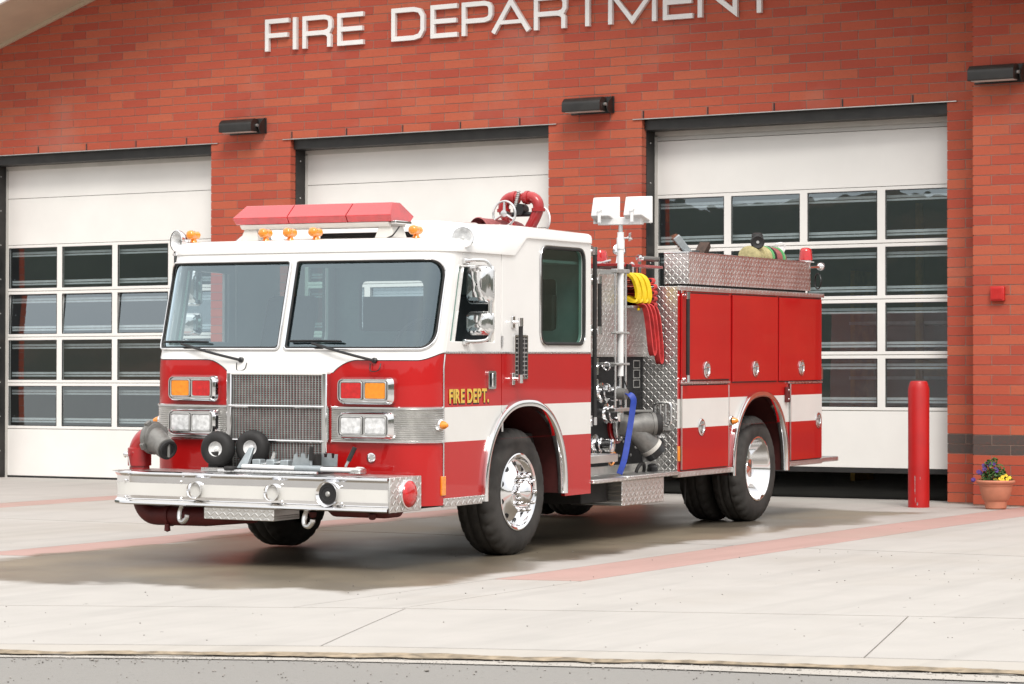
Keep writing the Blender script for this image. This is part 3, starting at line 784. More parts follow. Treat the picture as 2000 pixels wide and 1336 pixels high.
def flower_pot():
    o = empty('flower_pot', None, (-9.50, 25.08, .05)); tag(o, 'terracotta pot of purple and yellow pansies by the pilaster', 'flower pot')
    pr = [(0, .095), (.01, .105), (.075, .112), (.082, .120), (.10, .135), (.19, .158), (.225, .162), (.23, .168), (.245, .170), (.25, .176), (.262, .192), (.275, .195), (.287, .186), (.288, .165), (.26, .158)]
    MB().lathe(pr, (0, 0, 0), (0, 0, 1), 40, capb=False).obj('pot', 'terracotta', o, 30)
    MB().lathe([(.262, .16), (.272, .08), (.275, 0)], (0, 0, 0), (0, 0, 1), 24, capa=False).obj('soil', 'soil', o)
    rnd = random.Random(4); mb = MB()
    def leaf(mb, c, s, d, up):
        d = Vector(d).normalized(); sd = d.cross(Vector(up)).normalized(); c = Vector(c); nn = sd.cross(d)
        mb.add([c-d*s, c+sd*s*.55+nn*s*.1, c+d*s*.9, c-sd*s*.55+nn*s*.1, c+nn*s*.25], [(0, 1, 4), (1, 2, 4), (2, 3, 4), (3, 0, 4)])
    for i in range(620):
        a = rnd.uniform(0, 6.3); r = .15*math.sqrt(rnd.random()); x, y = r*math.cos(a), r*math.sin(a)
        hmax = .19*math.exp(-((x+.045)/.085)**2)+.045
        z = .275+rnd.uniform(0, hmax)
        leaf(mb, (x, y, z), rnd.uniform(.016, .030), (rnd.gauss(0, 1), rnd.gauss(0, 1), rnd.gauss(.3, .6)), (rnd.gauss(0, .4), rnd.gauss(0, .4), 1))
    for i in range(60):
        a = rnd.uniform(0, 6.3); x, y = .17*math.cos(a), .17*math.sin(a)
        leaf(mb, (x, y, .28+rnd.uniform(-.01, .02)), .016, (x, y, rnd.uniform(-.3, .3)), (0, 0, 1))
    mb.obj('foliage', 'leaf', o, 0, fix=False)
    def flower(c, s, mat):
        mb = MB(); c = Vector(c); nrm = Vector((c.x*.5+.3, c.y-.6, .35)).normalized(); u = nrm.orthogonal().normalized(); w = nrm.cross(u)
        for k in range(5):
            a = k*1.2566+rnd.uniform(-.2, .2); dd = u*math.cos(a)+w*math.sin(a); ss = nrm.cross(dd)
            mb.add([c, c+dd*s*.6+ss*s*.5+nrm*s*.15, c+dd*s*1.05+nrm*s*.05, c+dd*s*.6-ss*s*.5+nrm*s*.15], [(0, 1, 2, 3)])
        mb.obj('flower', mat, o, 0, fix=False)
    for c in ((-.10, -.05, .42), (-.09, -.10, .435), (-.055, -.06, .455), (-.03, -.10, .44), (-.135, -.08, .36), (-.14, -.11, .37), (.03, -.08, .40), (.045, -.1, .385), (-.20, -.10, .285), (-.19, -.12, .295), (-.07, -.13, .40), (.0, -.06, .45)):
        flower(c, rnd.uniform(.02, .03), 'petal_purple')
    for c in ((.11, -.10, .325), (.13, -.06, .335), (.15, -.08, .30), (.095, -.13, .305), (.16, -.04, .315), (.05, -.13, .29), (.12, -.12, .285)):
        flower(c, rnd.uniform(.018, .026), 'petal_yellow')
flower_pot()

# ------------------------------------------------------------------ fire engine (local axes: x forward, y to its left, z up)
FE = empty('fire_engine'); tag(FE, 'red and white fire engine parked on the wet apron', 'fire engine')
def engine_pose():
    ty, tp, tr = R(3.23), R(.55), R(-.35)
    F = Vector((math.sin(ty)*math.cos(tp), -math.cos(ty)*math.cos(tp), -math.sin(tp)))
    L0 = Vector((math.cos(ty), math.sin(ty), 0)); U0 = F.cross(L0)
    L = L0*math.cos(tr)+U0*math.sin(tr); U = F.cross(L)
    m = Matrix((F, L, U)).transposed().to_4x4(); m.translation = (-11.49053, 15.94401, 0.0)
    return m
FE.matrix_world = engine_pose()
bpy.context.view_layer.update()
W = 1.22
def part(mb, name, mat, parent=FE, smooth=35, bevel=0, **k): return mb.obj(name, mat, parent, smooth, bevel, **k)
def side(sg): return lambda a, b, d: (a, sg*(W-d), b)

# --- cab outline in plan
_half = [(.27-.03*(y/.95)**2, y) for y in lin(0, .95, 20)]+[(-.02+.26*math.cos(t), .95+.27*math.sin(t)) for t in lin(0, math.pi/2, 22)[1:]]
_cum = [0]
for a, b in zip(_half, _half[1:]): _cum.append(_cum[-1]+math.dist(a, b))
SMAX = _cum[-1]
def lean(z): return 0 if z < 1.45 else -.27*(z-1.45)
def front(s, z, off=0):
    t = min(abs(s), SMAX); i = 0
    while i < len(_cum)-2 and _cum[i+1] < t: i += 1
    q = (t-_cum[i])/(_cum[i+1]-_cum[i]); (x0, y0), (x1, y1) = _half[i], _half[i+1]
    x, y = lerp(x0, x1, q), lerp(y0, y1, q); dx, dy = x1-x0, y1-y0; L = math.hypot(dx, dy); nx, ny = dy/L, -dx/L
    return Vector((x+nx*off+lean(z), math.copysign(1, s)*(y+ny*off) if s else 0, z))
def s_of_y(y):
    for i in range(len(_half)-1):
        if _half[i+1][1] >= abs(y): break
    q = (abs(y)-_half[i][1])/(_half[i+1][1]-_half[i][1]); return math.copysign(lerp(_cum[i], _cum[i+1], q), y)
def paint_line(s):
    """upper edge of the red paint on the nose"""
    a = abs(s)
    if a < .46: return 1.385
    if a < .66: q = (a-.46)/.20; return 1.385+.092*math.sin(q*math.pi/2)**.8
    if a < 1.12: return 1.477
    q = min(1, (a-1.12)/(SMAX-1.12)); return 1.477+.055*(q*q*(3-2*q))
GS0, GS1, GZ0, GZ1, GR = .030, 1.245, 1.562, 2.207, .13
def glass_bounds(s, inset=0):
    a = abs(s); s0, s1, r = GS0+inset, GS1-inset, GR-inset*.5
    if a <= s0 or a >= s1: return None
    lo, hi = GZ0+inset, GZ1-inset; ri = .03
    d = 0
    if a > s1-r: d = r-math.sqrt(max(0, r*r-(a-(s1-r))**2))
    if a < s0+ri: d = ri-math.sqrt(max(0, ri*ri-((s0+ri)-a)**2))
    return lo+d, hi-d
def colstrip(mb, ss, lo, hi, nz, off=0, offz=None):
    """surface patch on the nose between lo(s) and hi(s)"""
    def P(s, k):
        z0, z1 = lo(s), hi(s); z = lerp(z0, z1, k/nz)
        return front(s, z, off if offz is None else offz(k/nz))
    mb.grid(P, ss, range(nz+1))
sc = sorted(set([round(x, 4) for x in lin(-SMAX, SMAX, 171)]+[s*v for s in (-1, 1) for v in (GS0, GS0+.004, GS0+.012, GS1, GS1-.002, GS1-.008, .46, .66, 1.12)]))
def cab_front():
    mb = MB(); colstrip(mb, sc, const(.43), paint_line, 10); o = part(mb, 'nose_panel', 'red_paint', fix=False)
    mb = MB()
    def lo_edge(s): b = glass_bounds(s); return b[0] if b else (GZ0+GZ1)/2
    def hi_edge(s): b = glass_bounds(s); return b[1] if b else (GZ0+GZ1)/2
    colstrip(mb, sc, paint_line, lo_edge, 6); colstrip(mb, sc, hi_edge, const(2.30), 4)
    part(mb, 'windscreen_surround', 'white_paint', fix=False)
    # pin-stripe between the colours
    mb = MB(); mb.tube([front(s, paint_line(s), .001) for s in sc if abs(s) > .44 and s > 0], .003, 5)
    part(mb, 'paint_edge', 'black'); mb = MB(); mb.tube([front(s, paint_line(s), .001) for s in sc if abs(s) > .44 and s < 0], .003, 5); part(mb, 'paint_edge', 'black')
    for sg in (-1, 1):
        ss = [sg*v for v in lin(GS0+.001, GS1-.001, 60)]
        mb = MB(); colstrip(mb, ss, lambda s: (glass_bounds(s) or (1.88, 1.88))[0], lambda s: (glass_bounds(s) or (1.88, 1.89))[1], 8, -.012)
        g = part(mb, 'windscreen', 'windscreen', fix=False)
        def loop(off, inset):
            ss = [sg*v for v in (lin(GS0+inset+.0005, GS0+.04, 8)+lin(GS0+.06, GS1-GR, 30)+[GS1-inset-GR+GR*math.sin(t)*.9995 for t in lin(.1, math.pi/2, 10)])]
            b = [glass_bounds(s, inset) or ((GZ0+GZ1)/2,)*2 for s in ss]
            return [front(s, q[0], off) for s, q in zip(ss, b)]+[front(s, q[1], off) for s, q in reversed(list(zip(ss, b)))]
        mb = MB(); mb.tube(loop(.004, .003), .010, 8, closed=True); part(mb, 'gasket', 'rubber', g)
        mb = MB(); mb.tube(loop(.012, -.006), .008, 8, closed=True); part(mb, 'chrome_trim', 'chrome', g)
    # ribbed bright band and its beads
    for sg in (-1, 1):
        ss = [sg*v for v in lin(.45, SMAX-.005, 60)]; nr = 15
        mb = MB(); mb.grid(lambda s, k: front(s, .895+(1.127-.895)*k/(nr*4), .006+.004*math.sin(k*math.pi/2)), ss, range(nr*4+1))
        part(mb, 'ribbed_band', 'brushed', smooth=60, fix=False)
        for z in (.888, 1.134):
            mb = MB(); mb.tube([front(s, z, .008) for s in ss], .009, 6); part(mb, 'bead', 'chrome')
        mb = MB(); mb.tube([front(sg*(SMAX-.004), z, .004) for z in lin(.5, 1.52, 12)], .006, 6); part(mb, 'corner_trim', 'aluminium')
        mb = MB(); mb.box(-.045, .015, sg*1.218-.006, sg*1.218+.012, .50, .64); part(mb, 'marker_reflector', 'lens_amber', bevel=.004)
        e = empty('side_marker', FE); c = front(sg*(SMAX-.05), 1.01, .0)
        d = (front(sg*(SMAX-.05), 1.01, 1)-front(sg*(SMAX-.05), 1.01, 0))
        part(MB().lathe([(0, .045), (.02, .044), (.03, .034)], c, d, 20), 'base', 'chrome', e)
        part(MB().lathe([(.028, .033), (.05, .028), (.075, .014), (.08, 0)], c, d, 20), 'lens', 'lens_amber', e)
cab_front()
def grille():
    e = empty('grille', FE); x0 = .268
    Y0, Y1, Z0, Z1 = -.415, .415, .66, 1.385
    # surround
    for y in (Y0, Y1):
        s = 1 if y > 0 else -1
        part(MB().hull8([(x0-.02, y-.022, Z0), (x0+.055, y-.022, Z0), (x0+.055, y+.022, Z0), (x0-.02, y+.022, Z0), (x0-.02, y-.022, Z1), (x0+.05, y-.022, Z1), (x0+.05, y+.022, Z1), (x0-.02, y+.022, Z1)]), 'side_rail', 'chrome', e, bevel=.008)
    part(MB().box(x0-.02, x0+.05, Y0-.022, Y1+.022, Z1-.02, Z1+.012), 'top_rail', 'white_paint', e, bevel=.008)
    part(MB().box(x0-.012, x0-.008, Y0, Y1, Z0, Z1), 'backing', 'black', e)
    for z in (1.136, .884): part(MB().tube([(x0+.045, Y0, z), (x0+.045, Y1, z)], .011, 10), 'cross_bar', 'chrome', e)
    mb = MB(); n = 42
    for i in range(n):
        z = lerp(Z0+.01, Z1-.03, i/(n-1)); mb.box(x0+.014, x0+.030, Y0+.02, Y1-.02, z-.0022, z+.0022)
    o = part(mb, 'slats', 'dull_metal', e, smooth=0); o['kind'] = 'stuff'
    mb = MB(); n = 30
    for i in range(n):
        y = lerp(Y0+.03, Y1-.03, i/(n-1)); mb.box(x0+.018, x0+.036, y-.0025, y+.0025, Z0+.005, Z1-.02)
    o = part(mb, 'uprights', 'dull_metal', e, smooth=0); o['kind'] = 'stuff'
grille()
def lamp_pair(yc, zc, kinds, lab):
    e = empty('lamp_cluster', FE); e['label'] = lab
    xf = front(s_of_y(yc), zc).x; w, h, dp = .435, .182, .075
    ang = math.atan2(front(s_of_y(yc+.1), zc).x-front(s_of_y(yc-.1), zc).x, .2)
    def fm(a, b, d): return (xf+.004+d+(a)*math.tan(ang), yc+a, zc+b)
    mb = MB(); loops = []
    for sc_, d in ((1.05, -.02), (1.05, .03), (1.0, .055), (.95, dp), (.92, dp), (.90, dp-.014)):
        loops.append([fm(a*sc_, b*(sc_-(1-sc_)*.6), d) for a, b in rrect(0, 0, w, h, .045, 6)])
    n = len(loops[0])
    for A, B in zip(loops, loops[1:]): mb.add(A+B, [(i, (i+1) % n, n+(i+1) % n, n+i) for i in range(n)])
    mb.add(loops[-1], [tuple(range(n))])
    part(mb, 'bezel', 'chrome', e, 50)
    for k, mat in enumerate(kinds):
        cy = (-.098, .098)[k]
        mb = MB(); A = [fm(cy+a, b, dp-.012) for a, b in rrect(0, 0, .168, .118, .016, 4)]; B = [fm(cy+a*.95, b*.94, dp-.001) for a, b in rrect(0, 0, .168, .118, .016, 4)]; n = len(A)
        mb.add(A+B, [(i, (i+1) % n, n+(i+1) % n, n+i) for i in range(n)]+[tuple(range(n, 2*n))])
        part(mb, 'lens', mat, e, 40)
        mb = MB(); mb.tube([fm(cy+a, b, dp-.003) for a, b in rrect(0, 0, .176, .126, .018, 4)], .006, 6, closed=True); part(mb, 'rim', 'dull_metal', e)
lamp_pair(-.75, 1.265, ('lens_amber', 'lens_red'), 'amber and red lamp pair on the far side of the nose')
lamp_pair(.75, 1.258, ('lens_red', 'lens_amber'), 'red and amber lamp pair on the near side of the nose')
lamp_pair(-.75, 1.010, ('lens_clear', 'lens_clear'), 'headlight pair on the far side of the nose')
lamp_pair(.75, 1.006, ('lens_clear', 'lens_clear'), 'headlight pair on the near side of the nose')
part(MB().lathe([(0, .035), (.012, .034), (.014, .025), (.006, .02), (.006, 0)], front(.78, .775), (1, .1, 0), 20), 'nose_plug', 'chrome')

# --- cab sides
ARCH_F = (-1.286, .684, .40, .742); ARCH_R = (-5.944, .667, .40, .749)      # centre x, half width, base z, height
def arch_z(x, A, grow=0):
    u = abs(x-A[0])/(A[1]+grow)
    return -9 if u >= 1 else A[2]+(A[3]+grow)*(1-u**2.35)**(1/2.35)
BANDS = [(.0, .885, 'red_paint', 'panel'), (.885, 1.137, 'stripe_white', 'stripe'), (1.137, 1.53, 'red_paint', 'panel')]
def side_bands(x0, x1, zb, A, sg, bands, name, off=0, parent=FE, dense=.02):
    n = max(2, int(abs(x1-x0)/dense)); xs = lin(x0, x1, n+1)
    if A:
        for e in (A[0]-A[1], A[0]+A[1]):
            if min(x0, x1) < e < max(x0, x1): xs += [e-.0005, e+.0005, e-.004, e+.004]
        xs = sorted(set(xs))
    for za, zt, mat, nm in bands:
        mb = MB()
        def lo(x): return min(zt, max(za, zb, arch_z(x, A) if A else -9))
        mb.grid(lambda x, k: (x, sg*(W+off), lerp(lo(x), zt, k)), xs, (0, 1))
        mb.grid(lambda x, k: (x, sg*(W+off-.03*k), lo(x)), xs, (0, 1))
        for x in (xs[0], xs[-1]): mb.grid(lambda d, k: (x, sg*(W+off-.03*d), lerp(lo(x), zt, k)), (0, 1), (0, 1))
        part(mb, name+'_'+nm if False else nm, mat, parent, smooth=0, fix=True)
FWIN = [(-.253, 2.165), (-.81, 2.15), (-.80, 1.612), (-.115, 1.617)]
def cab_sides():
    for sg in (1, -1):
        door = empty('cab_door', FE)
        side_bands(-.025, -.903, .475, ARCH_F, sg, BANDS, 'door', 0, door)
        side_bands(-.913, -2.43, .405, ARCH_F, sg, BANDS, 'cab')
        m = side(sg)
        part(MB().plate([(-.045, 1.536), (-.903, 1.536), (-.903, 2.285), (-.245, 2.285)], [roundpoly(FWIN, .012, 2)], m, .045), 'window_frame', 'white_paint', door, smooth=0, bevel=.006)
        rw = rrect(-1.92, 1.978, .745, .745, .10, 6)
        part(MB().plate([(-.913, 1.536), (-2.43, 1.536), (-2.43, 2.43), (-1.285, 2.43), (-1.09, 2.29), (-.913, 2.29)], [rw], m, .045), 'cab_side', 'white_paint', smooth=0, bevel=.004)
        # A pillar filler between nose and door, above and below the belt
        mb = MB(); mb.grid(lambda z, k: (lerp(-.02+lean(z), -.045-.005+(-.193)*max(0, (z-1.536)/.726)+.004, k), sg*(W-.002), z), lin(1.45, 2.30, 12), (0, 1)); part(mb, 'pillar', 'white_paint', fix=True)
        part(MB().box(-.03, -2.4, sg*(W-.05), sg*(W-.031), 1.15, 1.54), 'seam_backing', 'black', smooth=0)
        # belt moulding
        part(MB().box(-.03, -2.43, sg*W, sg*(W+.006), 1.527, 1.540), 'belt_moulding', 'aluminium', bevel=.002)
        # vent window bar, glass
        part(MB().hull8([(-.165, sg*(W-.03), 1.612), (-.195, sg*(W-.03), 1.612), (-.195, sg*(W-.005), 1.612), (-.165, sg*(W-.005), 1.612), (-.300, sg*(W-.03), 2.165), (-.332, sg*(W-.03), 2.165), (-.332, sg*(W-.005), 2.165), (-.300, sg*(W-.005), 2.165)]), 'vent_bar', 'white_paint', door)
        mb = MB(); mb.add([(-.118, sg*(W-.02), 1.615), (-.17, sg*(W-.02), 1.615), (-.305, sg*(W-.02), 2.163), (-.255, sg*(W-.02), 2.163)], [(0, 1, 2, 3)]); part(mb, 'vent_glass', 'tinted', door)
        part(MB().box(-.762, -.80, sg*(W-.035), sg*(W-.012), 1.612, 2.15), 'window_channel', 'seal', door, smooth=0)
        g = MB(); rp = rrect(-1.92, 1.978, .735, .735, .095, 6); g.add([(a, sg*(W-.015), b) for a, b in rp], [tuple(range(len(rp)))]); gl = part(g, 'crew_window', 'tinted', smooth=0)
        part(MB().tube([(a, sg*(W+.002), b) for a, b in rrect(-1.92, 1.978, .75, .75, .10, 6)], .014, 8, closed=True), 'gasket', 'rubber', gl)
        part(MB().tube([(a, sg*(W+.008), b) for a, b in rrect(-1.92, 1.978, .775, .775, .112, 6)], .006, 6, closed=True), 'chrome_trim', 'chrome', gl)
        part(MB().box(-.02, -.60, sg*(W-.02), sg*(W+.006), .415, .478), 'kick_plate', 'tread_xz', bevel=.003)
        # handles
        h = empty('door_handle', door)
        part(MB().plate(rrect(-.735, 1.33, .125, .135, .02, 4), [rrect(-.735, 1.33, .085, .10, .012, 4)], lambda a, b, d: (a, sg*(W+.016-d), b), .016), 'escutcheon', 'chrome', h)
        part(MB().box(-.77, -.70, sg*(W+.002), sg*(W+.004), 1.275, 1.385), 'recess', 'black', h, smooth=0)
        part(MB().box(-.765, -.732, sg*(W+.004), sg*(W+.02), 1.278, 1.382), 'lever', 'chrome', h, bevel=.006)
        for z in (1.62, .98): part(MB().tube([(-.908, sg*(W+.006), z-.04), (-.908, sg*(W+.006), z+.04)], .009, 8), 'hinge', 'aluminium', door)
cab_sides()
def wheel_arches():
    for A, nm, mat in ((ARCH_F, 'front', 'chrome'), (ARCH_R, 'rear', 'chrome')):
        for sg in (1, -1):
            e = empty('wheel_arch', FE)
            th = lin(0, math.pi, 61)
            def P(t, g):
                c, s_ = math.cos(t), math.sin(t); k = 2/2.35
                return A[0]+math.copysign(abs(c)**k, c)*(A[1]+g), A[2]+abs(s_)**k*(A[3]+g)+.03
            prof = [(-.004, -.028), (.004, .012), (.0, .030), (-.022, .038), (-.045, .032), (-.055, .006), (-.056, -.03)]
            mb = MB(); mb.grid(lambda i, j: (P(th[i], prof[j][0])[0], sg*(W+prof[j][1]), P(th[i], prof[j][0])[1]), range(61), range(len(prof)))
            part(mb, 'arch_trim', mat, e, 50)
            mb = MB(); mb.grid(lambda i, j: (P(th[i], -.03)[0], sg*(W-.02-j), P(th[i], -.03)[1]), range(61), (0, .12, .45)); part(mb, 'liner', 'well', e, 50, fix=False)
            mb = MB(); n = 61
            mb.add([(P(t, -.03)[0], sg*(W-.47), P(t, -.03)[1]) for t in th]+[(A[0], sg*(W-.47), .42)], [(i, i+1, n) for i in range(n-1)]); part(mb, 'well_wall', 'well', e, 0, fix=False)
wheel_arches()

# --- cab roof
def zbot(x): return 2.272 if x > -1.09 else (2.412 if x < -1.285 else lerp(2.272, 2.412, (-1.09-x)/.195))
def ztop(x):
    if x > -.78: return 2.372
    if x > -1.12: q = (-.78-x)/.34; return 2.372+.135*q*q*(3-2*q)
    return 2.507-.012*max(0, (-1.4-x))
def cab_roof():
    zl = 2.30; loop = []
    for s in lin(-SMAX, SMAX, 61):
        p = front(s, zl, .018); loop.append((p.x, p.y))
    ys = 1.236
    right = [(x, ys) for x in lin(-.30, -2.40, 46)]
    rr = .06
    corner = [(-2.40-rr*math.sin(t), ys-rr+rr*math.cos(t)) for t in lin(.2, math.pi/2, 5)]
    back = [(-2.46, y) for y in lin(ys-rr, -ys+rr, 14)[1:-1]]
    left = [(x, -y) for x, y in reversed(right+corner)]
    loop = [q for q in loop if abs(q[1]) <= ys]+right+corner+back+left
    n = len(loop)
    def ring(inset, t, crown=0):
        out = []
        for x, y in loop:
            yy = math.copysign(max(0, abs(y)-inset), y); xx = min(max(x, -2.46+inset), x)
            fx = front(s_of_y(min(abs(y), 1.215)), zl, .018).x if x > -.3 else x
            if x > -.3: xx = x-inset*min(1, 1.4)
            zb, zt = zbot(x), ztop(x)
            out.append((xx, yy, lerp(zb, zt, t)+crown))
        return out
    rings = [ring(.03, 0), ring(0, 0), ring(0, .45), ring(.008, .72), ring(.03, .90), ring(.07, .985), ring(.14, 1.0, .004), ring(.35, 1.0, .012), ring(.8, 1.0, .018), ring(1.3, 1.0, .02)]
    mb = MB(); vs = [p for r in rings for p in r]
    fs = [(j*n+i, j*n+(i+1) % n, (j+1)*n+(i+1) % n, (j+1)*n+i) for j in range(len(rings)-1) for i in range(n)]
    mb.add(vs, fs); part(mb, 'cab_roof', 'white_paint', smooth=40)
cab_roof()
def cab_inside():
    e = empty('cab_interior', FE)
    part(MB().box(-.05, -2.40, -1.17, 1.17, 1.16, 1.19), 'floor', 'under', e)
    part(MB().hull8([(-.10, -1.12, 1.17), (.20, -1.0, 1.17), (.20, 1.0, 1.17), (-.10, 1.12, 1.17), (-.30, -1.12, 1.50), (.12, -1.02, 1.54), (.12, 1.02, 1.54), (-.30, 1.12, 1.50)]), 'dashboard', 'interior', e, bevel=.03)
    part(MB().box(-.35, -2.0, -.42, .42, 1.0, 1.50), 'engine_cover', 'interior', e, bevel=.05)
    part(MB().box(-.36, -2.38, -1.16, 1.16, 2.24, 2.262), 'headliner', 'interior', e)
    for yc in (.80, -.80):
        st = MB(); st.box(-.62, -1.12, yc-.25, yc+.25, 1.22, 1.36); part(st, 'seat_cushion', 'seat', e, bevel=.04)
        st = MB(); st.hull8([(-1.05, yc-.24, 1.36), (-.95, yc-.24, 1.36), (-.95, yc+.24, 1.36), (-1.05, yc+.24, 1.36), (-1.22, yc-.22, 1.98), (-1.12, yc-.22, 1.98), (-1.12, yc+.22, 1.98), (-1.22, yc+.22, 1.98)])
        part(st, 'seat_back', 'seat', e, bevel=.04)
    c = Vector((-.42, .80, 1.60)); u = Vector((0, 1, 0)); v = Vector((-.5, 0, .86))
    part(MB().tube(arc(c, u, v, .22, 0, 360, 40)[:-1], .014, 8, closed=True).tube([c-v*.22, c+v*.22], .012, 6).tube([c, c+Vector((.25, 0, -.25))], .03, 8), 'steering_wheel', 'black', e)
    # bulkhead with two windows behind the crew
    part(MB().plate([(-1.17, 1.02), (1.17, 1.02), (1.17, 2.42), (-1.17, 2.42)], [rrect(-.62, 1.92, .62, .42, .05, 4), rrect(.62, 1.92, .62, .42, .05, 4)], lambda a, b, d: (-2.39-d, a, b), .03), 'bulkhead', 'interior', e, smooth=0)
    for sg in (1, -1): part(MB().box(-.42, -2.3, sg*1.17, sg*1.12, 1.19, 1.50), 'door_card', 'interior', e)
cab_inside()
def back_of_cab():
    part(MB().plate([(-1.215, .42), (1.215, .42), (1.215, 2.42), (-1.215, 2.42)], [rrect(-.62, 1.92, .62, .42, .05, 4), rrect(.62, 1.92, .62, .42, .05, 4)], lambda a, b, d: (-2.432-d*.01, a, b), .3), 'cab_back', 'tread_yz', smooth=0)
back_of_cab()
def door_text():
    e = empty('door_lettering', FE); e['label'] = 'gold FIRE DEPT. lettering with black shading on the cab door'
    x = -.098
    for ch in 'FIRE DEPT.':
        if ch == ' ': x -= .030; continue
        for name, mat, dx, dz, y, off in (('letter', 'gold', 0, 0, W+.0050, .0045), ('letter_shade', 'black', -.007, -.008, W+.0015, .0065)):
            cu = bpy.data.curves.new('t', 'FONT'); cu.body = ch; cu.size = .140; cu.extrude = .001; cu.offset = off
            t = bpy.data.objects.new('t', cu); col.objects.link(t); bpy.context.view_layer.update()
            me = bpy.data.meshes.new_from_object(t.evaluated_get(bpy.context.evaluated_depsgraph_get())); bpy.data.objects.remove(t)
            xs = [v.co.x for v in me.vertices]; x0, w = min(xs), (max(xs)-min(xs))
            for v in me.vertices: v.co = (x+dx-(v.co.x-x0)*.84, y+v.co.z, 1.168+dz+v.co.y)
            if name == 'letter': adv = w*.84+.0105
            me.materials.clear(); me.materials.append(MATS[mat]); me.update()
            o = bpy.data.objects.new(name, me); col.objects.link(o); o.parent = e
        x -= adv
door_text()

# --- wheels
def tyre_mb(c, sg, w=.28, r=.487, rim=.292, n=120):
    """c: centre of the outer face, axis pointing out along sg*y"""
    pr = [(-w, rim), (-w-.012, rim+.03), (-w-.016, rim+.09), (-w-.004, r-.06), (-w+.022, r-.018), (-w+.045, r-.004)]
    inner = len(pr)
    for a in lin(-w+.06, -.06, 9): pr.append((a, r))
    pr += [(-.045, r-.004), (-.022, r-.018), (.004, r-.06), (.016, rim+.09), (.012, rim+.03), (0, rim), (-.02, rim-.004)]
    def mod(j, k):
        a, rr = pr[j]
        if rr > r-.02:
            g = 0
            if j in (inner+2, inner+6): g = -.012
            if (j <= inner or j >= inner+8) and (k % 4) == 0: g = -.014
            elif inner+3 <= j <= inner+5 and ((k+j) % 4) == 0: g = -.008
            return g
        if rr > r-.07 and (k % 4) == 0: return -.006
        return 0
    return MB().lathe(pr, c, (0, sg, 0), n, False, False, mod)
def front_wheel(sg):
    c = (-1.30, 1.155 if sg > 0 else -1.115, .467); e = empty('wheel', FE); ax = (0, sg, 0); C = Vector(c)
    part(tyre_mb(c, sg, .30), 'tyre', 'tyre', e, 32)
    # convex disc with hand holes
    mb = MB(); mb.lathe([(-.03, .297), (.008, .297), (.012, .288), (.004, .272), (-.035, .262), (-.045, .25), (-.030, .215), (.0, .165), (.030, .150), (.034, .12), (.034, 0)], c, ax, 48, False); part(mb, 'rim', 'chrome', e, 40)
    for k in range(10):
        a = 2*math.pi*(k+.5)/10; p = C+Vector((math.cos(a)*.222, -sg*.0, math.sin(a)*.222))+Vector(ax)*(-.036)
        nrm = Vector((math.cos(a)*.55, sg*.83, math.sin(a)*.55))
        part(MB().lathe([(.0, .026), (.005, .026), (.005, .021), (.003, 0)], p, nrm, 14), 'hand_hole', 'black', e)
    for k in range(10):
        a = 2*math.pi*k/10; p = C+Vector((math.cos(a)*.140, 0, math.sin(a)*.140))+Vector(ax)*.03
        part(MB().lathe([(0, .021), (.02, .019), (.045, .016), (.058, .010), (.060, 0)], p, ax, 12), 'lug_nut', 'chrome', e)
    part(MB().lathe([(.03, .10), (.05, .098), (.085, .085), (.105, .055), (.112, 0)], c, ax, 32), 'hub_cap', 'chrome', e, 60)
def rear_wheel(sg):
    for yo, outer in ((1.19, True), (.86, False)):
        c = (-5.97, sg*yo, .467); e = empty('wheel', FE); ax = (0, sg, 0); C = Vector(c)
        part(tyre_mb(c, sg, .27), 'tyre', 'tyre', e, 32)
        if outer:
            part(MB().lathe([(-.02, .298), (.008, .297), (.010, .286), (-.01, .270), (-.16, .258), (-.185, .235), (-.19, .16), (-.185, .10), (-.185, 0)], c, ax, 48, False), 'rim', 'chrome', e, 40)
            for k in range(10):
                a = 2*math.pi*k/10; p = C+Vector((math.cos(a)*.167, 0, math.sin(a)*.167))+Vector(ax)*(-.19)
                part(MB().lathe([(0, .019), (.035, .015), (.04, 0)], p, ax, 10), 'lug_nut', 'chrome', e)
            part(MB().lathe([(-.19, .11), (-.10, .10), (-.07, .085), (-.06, 0)], c, ax, 28), 'hub_cap', 'chrome', e, 40)
for sg in (1, -1): front_wheel(sg); rear_wheel(sg)
